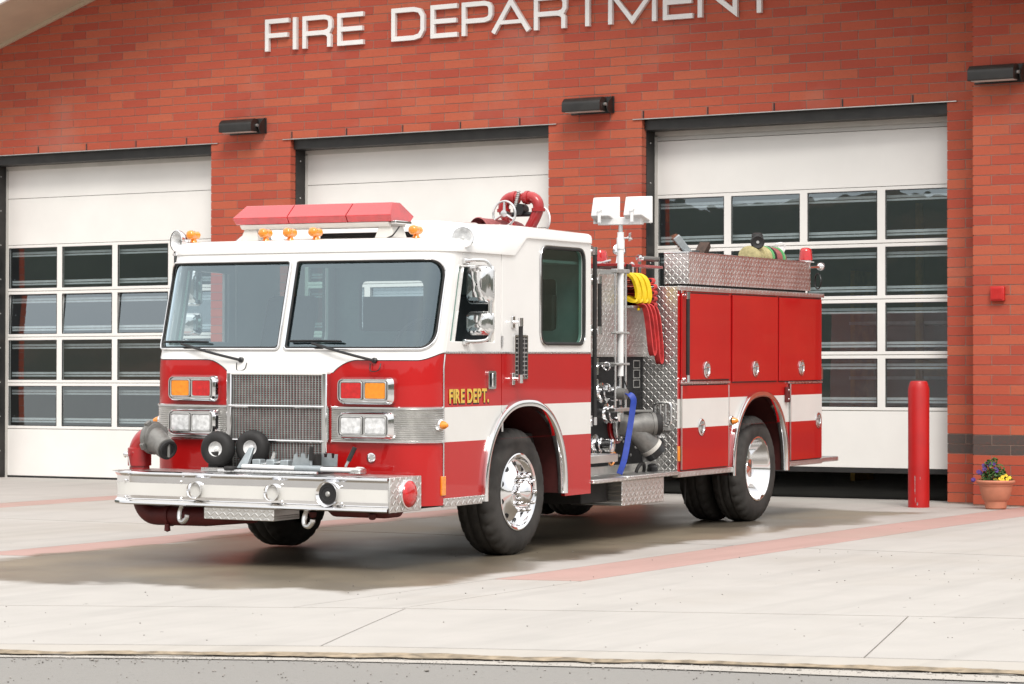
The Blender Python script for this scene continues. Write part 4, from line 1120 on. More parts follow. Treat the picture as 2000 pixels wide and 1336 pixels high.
def chassis():
    e = empty('chassis', FE)
    for y in (.43, -.43): part(MB().box(.5, -7.4, y-.04, y+.04, .55, .80), 'frame_rail', 'under', e, smooth=0)
    part(MB().tube([(-1.30, -1.0, .467), (-1.30, 1.0, .467)], .07, 12), 'axle', 'under', e)
    part(MB().tube([(-5.944, -1.0, .487), (-5.944, 1.0, .487)], .10, 12).lathe([(-.2, .08), (-.1, .19), (.1, .19), (.2, .08)], (-5.944, 0, .487), (1, 0, 0), 18), 'axle', 'under', e)
    part(MB().box(.1, -.95, -.36, .36, .46, 1.0).box(-1.4, -2.4, -1.0, 1.0, .42, .9), 'underbody', 'under', e, smooth=0)
    part(MB().box(-2.4, -4.1, -.9, .88, .52, 2.0), 'pump_body', 'under', e, smooth=0)
    part(MB().box(-2.5, -3.0, -.5, .6, .30, .52).box(-4.3, -4.9, -.85, .6, .36, .56), 'tank', 'under', e, bevel=.04)
    part(MB().tube([(-5.0, .55, .42), (-7.3, .55, .44)], .06, 10).box(-6.4, -6.6, -.7, .7, .36, .5), 'exhaust', 'under', e)
    part(MB().tube([(-1.55, -.3, .42), (-4.8, -.15, .5)], .06, 10), 'drive_shaft', 'under', e)
    part(MB().box(.60, .46, -.60, 1.05, .40, .47), 'cross_member', 'dark_red', e, bevel=.02)
    part(MB().hull8([(.42, .55, .35), (.20, .55, .35), (.20, 1.0, .35), (.42, 1.0, .35), (.48, .45, .47), (.16, .45, .47), (.16, 1.06, .47), (.48, 1.06, .47)]), 'tow_frame', 'dark_red', e, bevel=.02)
    for y in (.40, .90): part(MB().lathe([(0, .03), (.03, .026), (.04, .016), (.04, 0)], (.44, y, .38), (0, 0, -1), 12), 'bolt', 'dark_red', e)
    part(MB().box(.10, -.90, .50, 1.05, .40, .62), 'step_well', 'under', e, bevel=.02)
    part(MB().tube([(-4.72, 1.02, .38), (-4.72, 1.02, .20)], .008, 6), 'drain_pipe', 'under', e)
chassis()

# --- bumper and what is fixed to it
def bumper():
    e = empty('bumper', FE); XB = .70
    pr = [(-.10, .655), (.005, .658), (.022, .650), (.024, .640), (.010, .628), (-.004, .618), (-.004, .455), (.012, .444), (.026, .434), (.028, .420), (.016, .410), (-.10, .408)]
    def P(y, j):
        a, z = pr[j]; x = XB+a
        q = max(0, (-y-1.02)/.18); x -= .07*q*q            # far end sweeps back
        return (x, y, z)
    mb = MB(); mb.grid(lambda y, j: P(y, j), lin(-1.20, 1.19, 40), range(len(pr)))
    mb.add([P(-1.20, j) for j in range(len(pr))], [tuple(range(len(pr)))])
    part(mb, 'face_bar', 'chrome', e, 40)
    mb = MB(); mb.grid(lambda y, z: (P(y, 6)[0]+.002, y, z), lin(-1.19, 1.185, 40), (.478, .570)); part(mb, 'white_stripe', 'stripe_white', e, fix=False)
    part(MB().box(XB-.43, XB+.012, 1.19, 1.205, .41, .657), 'end_plate', 'tread_xz', e, bevel=.004)
    part(MB().box(XB-.43, XB+.002, -1.19, 1.19, .652, .6565), 'deck', 'tread_xy', e, smooth=0)
    part(MB().box(XB-.43, XB-.12, -1.18, -1.17, .41, .652), 'end_plate', 'tread_xz', e, smooth=0)
    part(MB().lathe([(0, .104), (.012, .104), (.014, .098)], (.464, 1.205, .534), (0, 1, 0), 32), 'lamp_ring', 'chrome', e)
    l = part(MB().lathe([(.010, .096), (.028, .090), (.040, .066), (.046, .03), (.047, 0)], (.464, 1.205, .534), (0, 1, 0), 32, mod=lambda j, k: .0016*(k % 2)), 'side_lamp', 'lens_red', e, 60)
    for y, r in ((-.443, .062), (.225, .062), (.69, .088)):
        h = empty('horn' if r < .07 else 'siren_horn', e)
        part(MB().lathe([(-.16, .02), (-.10, .026), (-.04, r*.62), (-.005, r*.9), (.012, r), (.018, r*.99), (.014, r*.93), (-.02, r*.72), (-.07, .024), (-.09, 0)], (XB+.01, y, .530), (1, 0, 0), 32, False, False), 'bell', 'chrome', h, 60)
        if r < .07: part(MB().lathe([(-.035, .034), (-.034, 0)], (XB+.01, y, .530), (1, 0, 0), 20), 'throat', 'black', h)
        if r > .07:
            part(MB().lathe([(.0, .074), (.004, .074), (.004, .05), (-.04, .02), (-.04, 0)], (XB+.003, y, .530), (1, 0, 0), 28), 'mouth', 'black', h)
            part(MB().lathe([(-.03, .02), (.004, .02), (.012, .012), (.013, 0)], (XB+.003, y, .530), (1, 0, 0), 14), 'nut', 'dull_metal', h)
    for y in (-1.07, -.575, .30, .80):
        for z in (.585, .465): part(MB().lathe([(0, .010), (.006, .009), (.010, .004), (.010, 0)], (XB-.003, y, z), (1, 0, 0), 10), 'screw', 'chrome', e)
    b = part(MB().hull8([(.36, -.37, .322), (.70, -.37, .322), (.70, .235, .322), (.36, .235, .322), (.36, -.37, .407), (.70, -.37, .407), (.70, .235, .407), (.36, .235, .407)]), 'under_box', 'tread_yz', e, bevel=.004)
    for y in (-.62, .46):
        part(MB().tube(bez([(.60, y, .42), (.64, y, .37), (.655, y+.004, .325), (.665, y+.02, .30), (.675, y+.055, .295), (.68, y+.085, .32), (.68, y+.09, .345)], 30), [.02]*15+[.021]*10+[.016]*6 if False else .019, 10), 'tow_hook', 'aluminium', e)
    return e
BUMP = bumper()
def intake():
    e = empty('suction_intake', FE); X, Y = .47, -1.11
    part(MB().lathe([(0, .075), (.03, .075), (.03, .088), (.16, .088), (.165, .080)], (X, Y, .655), (0, 0, 1), 28), 'collar', 'red_enamel', e)
    d = Vector((.20, .98, 0)).normalized()
    pts = [Vector((X, Y, .76))]+arc(Vector((X, Y, .78))+d*.115, -d, (0, 0, 1), .115, 0, 90, 12)+[Vector((X, Y, .895))+d*.15]
    part(MB().tube(pts, .078, 20), 'elbow', 'red_enamel', e)
    o = Vector((X, Y, .893))+d*.135
    part(MB().lathe([(0, .10), (.0, .122), (.03, .124), (.035, .112), (.055, .112), (.06, .095)], o, d, 28), 'flange', 'grey_fitting', e)
    for k in range(4):
        a = k*math.pi/2+.5; u = Vector((0, 0, 1)); w = d.cross(u); p = o+d*.02+(u*math.cos(a)+w*math.sin(a))*.125
        part(MB().obox(p, d, u*math.cos(a)+w*math.sin(a), d.cross(u*math.cos(a)+w*math.sin(a)), .016, .014, .025), 'lug', 'grey_fitting', e, bevel=.004)
    d2 = (d+Vector((.15, 0, -.42))).normalized()
    part(MB().lathe([(.03, .098), (.09, .092), (.15, .074), (.155, .080), (.20, .080), (.205, .070), (.205, 0)], o, d2, 28), 'reducer', 'grey_fitting', e)
    part(MB().lathe([(.205, .066), (.212, .074), (.232, .074), (.236, .06), (.225, .05), (.225, 0)], o, d2, 24), 'cap', 'rubber', e)
    part(MB().tube([o+d2*.232+Vector((0, 0, .05)), o+d2*.232-Vector((0, 0, .05))], .012, 8), 'cap_bar', 'grey_fitting', e)
    part(MB().tube([(X+.088, Y-.03, .77), (X+.12, Y-.035, .77)], .010, 8).lathe([(0, .022), (.012, .024), (.02, .012), (.02, 0)], (X+.115, Y-.035, .77), (1, 0, 0), 14).tube([(X+.10, Y-.03, .76), (X+.09, Y-.02, .68)], .006, 6), 'drain_valve', 'chrome', e)
    pts = [Vector((X, Y, .45))]+arc(Vector((X, Y+.16, .45)), (0, -1, 0), (0, 0, -1), .13, 0, 90, 10)+[Vector((X, Y+.6, .325)), Vector((X-.05, Y+1.0, .36))]
    part(MB().tube(pts, .075, 16), 'pipe', 'dark_red', e)
    part(MB().lathe([(0, .085), (.03, .085)], (X, Y+.27, .325), (0, 1, 0), 20).lathe([(0, .02), (.05, .024), (.06, 0)], (X+.05, Y+.29, .26), (0, 0, -1), 10), 'pipe_clamp', 'dark_red', e)
intake()

# --- wipers
def wiper(yp, tip_y, zt):
    e = empty('wiper', FE); s0 = s_of_y(yp)
    p0 = front(s0, 1.475, .02); p1 = front(s_of_y(tip_y), zt, .03); mid = front(s_of_y(lerp(yp, tip_y, .45)), lerp(1.475, zt, .45), .055)
    part(MB().lathe([(-.02, .022), (.018, .020), (.024, .012), (.024, 0)], front(s0, 1.475, 0), (1, 0, .1), 14), 'pivot', 'black', e)
    part(MB().tube(bez([p0, mid, p1], 14), [.013]*4+[.010]*20 if False else .010, 8), 'arm', 'black', e)
    part(MB().tube(bez([p0+Vector((0, .06, -.02)), p0+Vector((.02, .05, -.07)), p0+Vector((.01, -.02, -.075)), p0+Vector((0, -.03, -.02))], 16), .004, 6), 'washer_hose', 'black', e)
    mb = MB(); ys = lin(tip_y-.20, tip_y+.24, 18)
    for off, zr, r in ((.012, 0, .006), (.026, .006, .007)):
        mb.tube([front(s_of_y(max(-1.2, min(1.2, y))), zt+zr*(1-((y-tip_y)/.3)**2)+.012, off) for y in ys], r, 6)
    part(mb, 'blade', 'black', e)
wiper(-.34, -.90, 1.595); wiper(.80, .27, 1.600)

# --- roof fittings
def roof_fittings():
    # light bar: lens prism over a pale base, three segments and two ends
    e = empty('light_bar', FE); X = -.42
    sec_lens = [(-.140, 2.508), (.140, 2.508), (.172, 2.556), (.060, 2.655), (-.060, 2.655), (-.172, 2.556)]
    sec_base = [(-.110, 2.472), (.110, 2.472), (.132, 2.495), (.137, 2.506), (-.137, 2.506), (-.132, 2.495)]
    def prism(sec, y0, y1, name, mat, shrink0=0, shrink1=0, par=e, **k):
        n = len(sec); mb = MB()
        zc = sum(z for _, z in sec)/n
        def ringp(y, sh):
            return [(X+a*(1-sh*.0), y+(math.copysign(1, y)*-sh*abs(z-2.545) if sh else 0), z) for a, z in sec]
        A, B = ringp(y0, shrink0), ringp(y1, shrink1)
        mb.add(A+B, [tuple(range(n)), tuple(range(n, 2*n))[::-1]]+[(i, (i+1) % n, n+(i+1) % n, n+i) for i in range(n)])
        return part(mb, name, mat, par, 20, .004, **k)
    L0, L1 = -.775, .645
    ys = [L0, L0+.50, L0+1.02, L1]
    for i in range(3): prism(sec_lens, ys[i]+(.003 if i else 0), ys[i+1]-(.003 if i < 2 else 0), 'lens', 'lightbar_red', .55 if i == 0 else 0, .55 if i == 2 else 0)
    prism(sec_base, L0+.05, L1-.05, 'base', 'seal')
    for y in (L1-.005,): part(MB().box(X-.12, X+.12, y-.03, y+.012, 2.492, 2.516), 'end_trim', 'chrome', e, bevel=.005)
    for y in (-.655, .545):
        part(MB().hull8([(X-.10, y-.085, 2.372), (X+.12, y-.085, 2.372), (X+.12, y+.085, 2.372), (X-.10, y+.085, 2.372), (X-.08, y-.055, 2.478), (X+.09, y-.055, 2.478), (X+.09, y+.055, 2.478), (X-.08, y+.055, 2.478)]), 'foot', 'seal', e, bevel=.006)
    part(MB().tube(bez([(X+.08, .66, 2.47), (X+.11, .645, 2.43), (X+.12, .62, 2.40), (X+.12, .58, 2.385)], 12), .006, 6), 'cable', 'rubber', e)
    # roof cooling unit with dark louvre
    a = empty('roof_unit', FE)
    part(MB().hull8([(-.78, -.62, 2.38), (-.70, -.62, 2.38), (-.70, .735, 2.38), (-1.45, .735, 2.38), (-.78, -.60, 2.540), (-.73, -.60, 2.520), (-.73, .70, 2.520), (-1.45, .70, 2.565)]) if False else
         MB().hull8([(-1.5, -.62, 2.38), (-.70, -.62, 2.38), (-.70, .735, 2.38), (-1.5, .735, 2.38), (-1.5, -.60, 2.55), (-.78, -.60, 2.545), (-.78, .70, 2.535), (-1.5, .70, 2.55)]), 'cover', 'white_paint', a, bevel=.02)
    part(MB().box(-.70, -.685, -.25, .60, 2.376, 2.450), 'louvre', 'black', a, bevel=.004)
    mb = MB()
    for i in range(5): mb.box(-.684, -.676, -.24, .59, 2.388+i*.013, 2.392+i*.013)
    o = part(mb, 'louvre_fins', 'steel_black', a); o['kind'] = 'stuff'
    for y in (-.99, -.315, -.095, .13, .97):
        c = empty('clearance_lamp', FE); x = front(s_of_y(y), 2.30).x-.06
        part(MB().lathe([(0, .030), (.02, .022), (.045, .016)], (x, y, 2.368), (0, 0, 1), 12), 'stem', 'lens_amber', c)
        part(MB().lathe([(-.055, .020), (-.05, .030), (-.01, .032), (.01, .026), (.03, .036), (.055, .034), (.065, .020), (.066, 0)], (x, y, 2.425), (1, 0, 0), 18), 'lens', 'lens_amber', c, 50)
    for c, d, sg in (((-.08, -1.16, 2.385), (.92, -.35, .05), -1), ((-.33, 1.205, 2.375), (.78, .50, .30), 1)):
        s = empty('spot_lamp', FE); d = Vector(d).normalized()
        part(MB().lathe([(-.09, 0), (-.085, .025), (-.06, .055), (-.02, .078), (.0, .082), (.012, .084), (.016, .078)], c, d, 28, capb=False), 'shell', 'chrome', s, 60)
        part(MB().lathe([(.010, .077), (-.03, .062), (-.055, .03), (-.06, 0)], c, d, 28, False), 'reflector', 'lens_clear', s, 60)
        part(MB().lathe([(-.055, .012), (-.01, .012), (-.006, 0)], c, d, 12), 'bulb', 'dull_metal', s)
        b = Vector(c); part(MB().tube([b-d*.04, b-d*.04-Vector((0, 0, .11))], .012, 8).tube([b-d*.04-Vector((0, 0, .10)), b-d*.04+Vector((.07, sg*.03, -.105))], .010, 8), 'bracket', 'chrome', s)
roof_fittings()
def deck_gun():
    e = empty('deck_gun', FE); X = -3.1
    for sg, yb in ((-1, .13), (1, .33)):
        pts = bez([(X, .23+sg*.03, 2.42), (X, .23+sg*.05, 2.52), (X, .23+sg*.13, 2.66), (X, .23+sg*.165, 2.745), (X, .23+sg*.15, 2.81), (X, .23+sg*.09, 2.845), (X, .23+sg*.02, 2.835)], 36)
        part(MB().tube(pts, .047, 14), 'waterway', 'red_enamel', e, 60)
        for q, w in ((.165, 2.735), (.06, 2.84)):
            dd = (0, 0, 1) if q > .1 else (0, sg, 0)
            part(MB().lathe([(-.014, .058), (.014, .058)], (X, .23+sg*q, w), dd, 18), 'flange', 'red_enamel', e)
    part(MB().tube([(X, .23, 2.3), (X, .23, 2.60)], .06, 16), 'base_pipe', 'red_enamel', e)
    part(MB().lathe([(-.05, .05), (.05, .05)], (X, .23, 2.74), (1, 0, 0), 16).tube([(X, .1, 2.70), (X, .36, 2.70)], .02, 8), 'swivel', 'black', e)
    c = Vector((X+.16, .155, 2.70)); u = Vector((0, 1, 0)); v = Vector((0, 0, 1))
    hw = MB().tube(arc(c, u, v, .105, 0, 360, 36)[:-1], .010, 8, closed=True)
    for a in (90, 210, 330): hw.tube([c, c+u*.10*math.cos(R(a))+v*.10*math.sin(R(a))], [.014, .009], 8)
    hw.lathe([(-.12, .012), (-.01, .03), (.012, .03), (.016, .014), (.016, 0)], c, (1, 0, 0), 16); part(hw, 'hand_wheel', 'aluminium', e)
    c2 = Vector((X-.14, .36, 2.66)); part(MB().tube(arc(c2, Vector((.4, .9, 0)), v, .10, 0, 360, 30)[:-1], .010, 8, closed=True), 'hand_wheel', 'plastic_white', e)
    pts = [(X+.05+.012*math.cos(k*.9), .20+.035*(k/60)+.012*math.sin(k*.9), 2.76+.135*k/60) for k in range(61)]
    part(MB().tube(pts, .006, 5), 'worm_spring', 'dull_metal', e)
    part(MB().lathe([(0, .118), (.01, .125), (.02, .118), (.45, .085), (.5, .07)], (X+.30, -.02, 2.545), (-1, .3, .05), 26, False).lathe([(.02, .112), (.40, .078), (.40, 0)], (X+.30, -.02, 2.545), (-1, .3, .05), 26, False), 'barrel', 'hose_pink', e, 60)
deck_gun()

# --- cab side fittings (near side, repeated on the far side where it matters)
def mirrors():
    for sg in (1, -1):
        e = empty('mirror', FE); yo = sg*(W+.17)
        hv = Vector((-.10, sg*.16, 0)).normalized(); ce = Vector((-.395, yo-sg*.055, 0)); tube = bez([(-.31, sg*(W+.01), 2.205), (-.36, sg*(W+.06), 2.212), ce+Vector((0, 0, 2.21))], 10)+arc(ce+Vector((0, 0, 2.15)), (0, 0, 1), hv, .06, 0, 90, 6)+arc(ce+Vector((0, 0, 1.68)), hv, (0, 0, -1), .06, 0, 90, 6)+bez([ce+Vector((0, 0, 1.62)), (-.37, sg*(W+.07), 1.615), (-.34, sg*(W+.01), 1.615)], 10)
        part(MB().tube(tube, .013, 10), 'arm', 'aluminium', e)
        for z in (2.205, 1.612): part(MB().box(-.30, -.37, sg*W, sg*(W+.025), z-.02, z+.02), 'bracket', 'chrome', e, bevel=.005)
        for z0, z1, w in ((1.90, 2.17, .21), (1.67, 1.83, .21)):
            # convex chrome shell facing forward, glass behind
            zc, h = (z0+z1)/2, z1-z0; yc = yo-sg*.095; mb = MB(); loops = []
            for q, d in ((1.0, -.02), (1.02, -.012), (1.0, 0), (.97, .016), (.88, .032), (.70, .042), (.4, .048), (.05, .050)):
                loops.append([(-.425+d, yc+a*q, zc+b*q) for a, b in rrect(0, 0, w, h, .04, 5)])
            n = len(loops[0])
            for A, B in zip(loops, loops[1:]): mb.add(A+B, [(i, (i+1) % n, n+(i+1) % n, n+i) for i in range(n)])
            mb.add(loops[0], [tuple(range(n))[::-1]])
            part(mb, 'shell', 'chrome', e, 50)
            part(MB().tube([(-.443, yc+a*1.01, zc+b*1.01) for a, b in rrect(0, 0, w, h, .04, 5)], .008, 6, closed=True), 'rim', 'rubber' if False else 'aluminium', e)
            part(MB().box(-.455, -.405, yo-.03, yo-.006, zc-.02, zc+.02), 'clamp', 'dull_metal', e)
mirrors()
def grab(name, x, y, z0, z1, r=.017, brk=.07, sg=1):
    e = empty(name, FE)
    part(MB().tube([(x, y+sg*brk, z0+.03), (x, y+sg*brk, z1-.03)], r, 12), 'grip', 'rubber', e)
    for z in (z0, z1):
        part(MB().tube([(x, y+sg*brk, z-.032), (x, y+sg*brk, z+.032)], r*1.15, 12), 'end_cap', 'chrome', e)
        part(MB().tube([(x, y, z), (x, y+sg*brk, z)], .014, 8).box(x-.022, x+.022, y-.002, y+sg*.012, z-.045, z+.045), 'bracket', 'chrome', e, bevel=.003)
grab('grab_rail', -1.085, W, 1.335, 1.765)
grab('tall_grab_rail', -2.62, 1.12, .98, 2.36, .018, .04)
grab('short_grab_rail', -3.08, .90, 1.72, 2.14, .017, .08)
grab('body_grab_rail', -4.20, W, 1.31, 2.03, .017, .06)
def vent():
    e = empty('side_vent', FE)
    part(MB().plate(rrect(-1.205, 1.50, .215, .335, .01, 2), [rrect(-1.205, 1.50, .19, .305, .006, 2)], lambda a, b, d: (a, W+.014-d, b), .014), 'frame', 'chrome', e, smooth=0)
    part(MB().box(-1.105, -1.305, W+.001, W+.003, 1.34, 1.66), 'backing', 'black', e, smooth=0)
    for i in range(9): part(MB().box(-1.112, -1.298, W+.003, W+.011, 1.362+i*.034, 1.370+i*.034), 'slat', 'aluminium', e, smooth=0)
    for x in (-1.155, -1.205, -1.255): part(MB().box(x-.004, x+.004, W+.004, W+.013, 1.35, 1.65), 'upright', 'aluminium', e, smooth=0)
vent()

# --- pump compartment
PX0, PX1, PY = -2.46, -4.10, .90
def pump_panel():
    e = empty('pump_panel', FE)
    part(MB().box(PX0, PX1, PY-.012, PY, .58, 1.505), 'black_panel', 'black_panel', e, smooth=0)
    part(MB().box(PX0, -3.72, PY-.012, PY+.004, 1.515, 2.235), 'tread_plate', 'tread_xz', e, smooth=0)
    part(MB().box(-3.722, PX1, PY-.012, PY+.004, 1.515, 1.925), 'tread_plate', 'tread_xz', e, smooth=0)
    part(MB().box(PX0, PX1, PY+.004, PY+.012, 1.500, 1.520), 'trim_strip', 'brushed', e, smooth=0)
    part(MB().box(PX0, PX1, PY, PY+.03, .50, .585), 'toe_plate', 'brushed', e, bevel=.004)
    part(MB().box(PX0, PX1-.02, -.9, .888, 2.0, 2.235), 'top_module', 'tread_xy', e, smooth=0) if False else None
    part(MB().box(PX0, -3.70, -.9, .888, 2.18, 2.236), 'top_deck', 'tread_xy', e, smooth=0)
    # crosslay recess
    part(MB().box(-3.72, -4.09, .10, .12, 1.93, 2.23).box(-3.72, -4.09, .1, .9, 1.915, 1.93).box(-3.715, -3.72, .1, .9, 1.93, 2.23), 'crosslay_tray', 'under', e, smooth=0)
    part(MB().box(-3.70, -4.02, PY, PY+.09, 1.915, 1.935), 'drip_lip', 'brushed', e, bevel=.003)
    part(MB().box(-3.72, -4.6, .52, .60, 2.235, 2.30).box(-3.72, -4.6, .50, .86, 2.275, 2.300), 'rail_beam', 'red_enamel', e, bevel=.004)
    for x in (-3.80, -4.0): part(MB().tube([(x, .84, 2.14), (x, .84, 2.29)], .018, 10).lathe([(0, .022), (.02, .02), (.03, 0)], (x, .84, 2.29), (0, 0, 1), 12), 'post', 'aluminium', e)
    part(MB().box(-3.84, -3.92, .86, .875, 2.20, 2.295), 'strap_plate', 'black', e)
    # gauges and number plates on the black panel
    for z, h in ((1.435, .07), (1.352, .075), (1.268, .07)):
        part(MB().plate(rrect(-3.965, z, .13, h, .006, 2), [rrect(-3.965, z, .115, h-.016, .004, 2)], lambda a, b, d: (a, PY+.004-d, b), .004), 'plate_rim', 'dull_metal', e, smooth=0)
    for x, z in ((-3.45, .70), (-3.62, .66), (-3.85, .66), (-3.95, .72), (-3.70, .78), (-3.52, .62)): part(MB().lathe([(0, .014), (.008, .012), (.008, 0)], (x, PY, z), (0, 1, 0), 10), 'bolt', 'dull_metal', e)
    for z in (1.42, 1.245):
        part(MB().box(-3.14, -3.20, PY, PY+.015, z-.07, z+.07), 'valve_plate', 'chrome', e, bevel=.004)
        part(MB().tube([(-3.17, PY+.01, z), (-3.17, PY+.07, z)], .012, 8).tube(arc(Vector((-3.17, PY+.10, z)), (0, 1, 0), (0, 0, 1), .03, 0, 360, 16)[:-1], .009, 8, closed=True), 'pull_ring', 'chrome', e)
    def outlet(x, z, L, r=.058, cap=True):
        o = empty('outlet', FE)
        part(MB().lathe([(0, .085), (.02, .085), (.022, .06)], (x, PY, z), (0, 1, 0), 22), 'flange', 'chrome', o)
        part(MB().lathe([(.0, r), (.05, r), (.052, r+.012), (.075, r+.012), (.08, r-.004), (.12, r-.004), (.122, r+.006), (L, r+.006), (L+.006, r-.012), (L+.006, 0)], (x, PY, z), (0, 1, -.04), 24), 'coupling', 'chrome', o)
        for k in range(3):
            a = k*2.094+.6; part(MB().obox((x+math.cos(a)*(r+.014), PY+.064, z+math.sin(a)*(r+.014)), (math.cos(a), 0, math.sin(a)), (0, 1, 0), (-math.sin(a), 0, math.cos(a)), .010, .010, .014), 'lug', 'chrome', o, bevel=.002)
        return o
    o1 = outlet(-3.24, 1.20, .17); part(MB().lathe([(.17, .05), (.25, .046)], (-3.24, PY, 1.20), (0, 1, -.04), 18), 'adapter', 'grey_fitting', o1)
    o2 = outlet(-3.34, 1.025, .15); part(MB().tube(bez([(-3.34, PY+.10, .96), (-3.345, PY+.11, .88), (-3.36, PY+.11, .80), (-3.375, PY+.10, .86), (-3.375, PY+.09, .95)], 20), .005, 6), 'chain', 'chrome', o2)
    o3 = outlet(-3.13, .77, .18, .05); part(MB().tube(arc(Vector((-3.24, PY+.12, .65)), (1, 0, 0), (0, .2, 1), .055, 0, 360, 20)[:-1], .010, 8, closed=True), 'ring', 'lens_amber', o3)
    # small folding step behind the cab and body wall
    part(MB().box(-2.44, -2.96, PY+.02, 1.21, .640, .705), 'cab_step', 'tread_xy', e, bevel=.006)
pump_panel()
def siamese():
    e = empty('siamese_inlet', FE); g = 'grey_fitting'; o = Vector((-3.55, PY, .92))
    part(MB().lathe([(0, .155), (.02, .155), (.022, .12)], o, (0, 1, 0), 30), 'flange', 'red_enamel', e)
    part(MB().lathe([(.02, .13), (.05, .13), (.055, .118)], o, (-.15, 1, 0), 30), 'ring', 'aluminium', e)
    c = o+Vector((-.05, .13, -.01))
    part(MB().tube(bez([o+Vector((-.01, .04, 0)), c, c+Vector((-.07, .08, .02)), c+Vector((-.115, .125, .02))], 20), [.115]*7+[.105]*6+[.085]*20 if False else .095, 22), 'body', g, e, 60)
    part(MB().tube(bez([c+Vector((.01, -.02, 0)), c+Vector((-.06, .05, -.08)), c+Vector((-.14, .11, -.17))], 14), .092, 22), 'branch', g, e, 60)
    p1, d1 = c+Vector((-.115, .125, .02)), Vector((-.68, .73, .05)).normalized()
    part(MB().lathe([(0, .10), (.03, .10), (.035, .085)], p1, d1, 26), 'coupling', g, e)
    part(MB().lathe([(.03, .092), (.075, .094), (.085, .08), (.07, .07), (.07, 0)], p1, d1, 26, mod=lambda j, k: .003*(k % 2)), 'cap', 'rubber', e)
    for a in (0, 2.1, 4.2): part(MB().obox(p1+d1*.08+Vector((0, 0, math.sin(a)*.045))+d1.cross(Vector((0, 0, 1)))*math.cos(a)*.045, d1, (0, 0, 1), d1.cross(Vector((0, 0, 1))), .008, .018, .010), 'cap_lug', 'black', e, bevel=.003)
    p2, d2 = c+Vector((-.14, .11, -.17)), Vector((-.55, .42, -.72)).normalized()
    part(MB().lathe([(-.01, .10), (.025, .10), (.03, .09)], p2, d2, 26), 'branch_ring', 'seal', e)
    part(MB().lathe([(.03, .098), (.085, .098), (.09, .07), (.09, 0)], p2, d2, 26, mod=lambda j, k: .003*(k % 3 == 0)), 'branch_cap', 'black', e)
    part(MB().obox(c+Vector((-.06, .06, .13)), (-.68, .73, 0), (.73, .68, 0), (0, 0, 1), .10, .018, .012), 'handle_bar', g, e, bevel=.006)
    for q in (-.085, .085): part(MB().obox(c+Vector((-.06-.68*q, .06+.73*q, .105)), (-.68, .73, 0), (.73, .68, 0), (0, 0, 1), .012, .016, .03), 'handle_leg', g, e, bevel=.004)
siamese()
def running_board():
    part(MB().box(-2.44, -3.06, .93, 1.245, .478, .512), 'running_board', 'tread_xz', bevel=.008)
    part(MB().box(-3.066, -4.10, .93, 1.25, .482, .518), 'running_board', 'tread_xz', bevel=.008)
    part(MB().box(-3.10, -3.93, .70, 1.18, .265, .476), 'step_box', 'tread_xz', bevel=.006)
    part(MB().box(-2.60, -3.09, .60, 1.05, .30, .47), 'tool_box', 'under', bevel=.01)
    o = MB().tube(arc(Vector((-3.72, 1.05, .52)), (1, 0, 0), (0, .3, 1), .075, 0, 180, 14), .016, 8); part(o, 'hose_clip', 'rubber')
    part(MB().lathe([(0, .05), (.05, .045), (.06, .03), (.06, 0)], (-3.95, 1.06, .52), (.2, .2, 1), 16), 'drain_cap', 'black')
running_board()
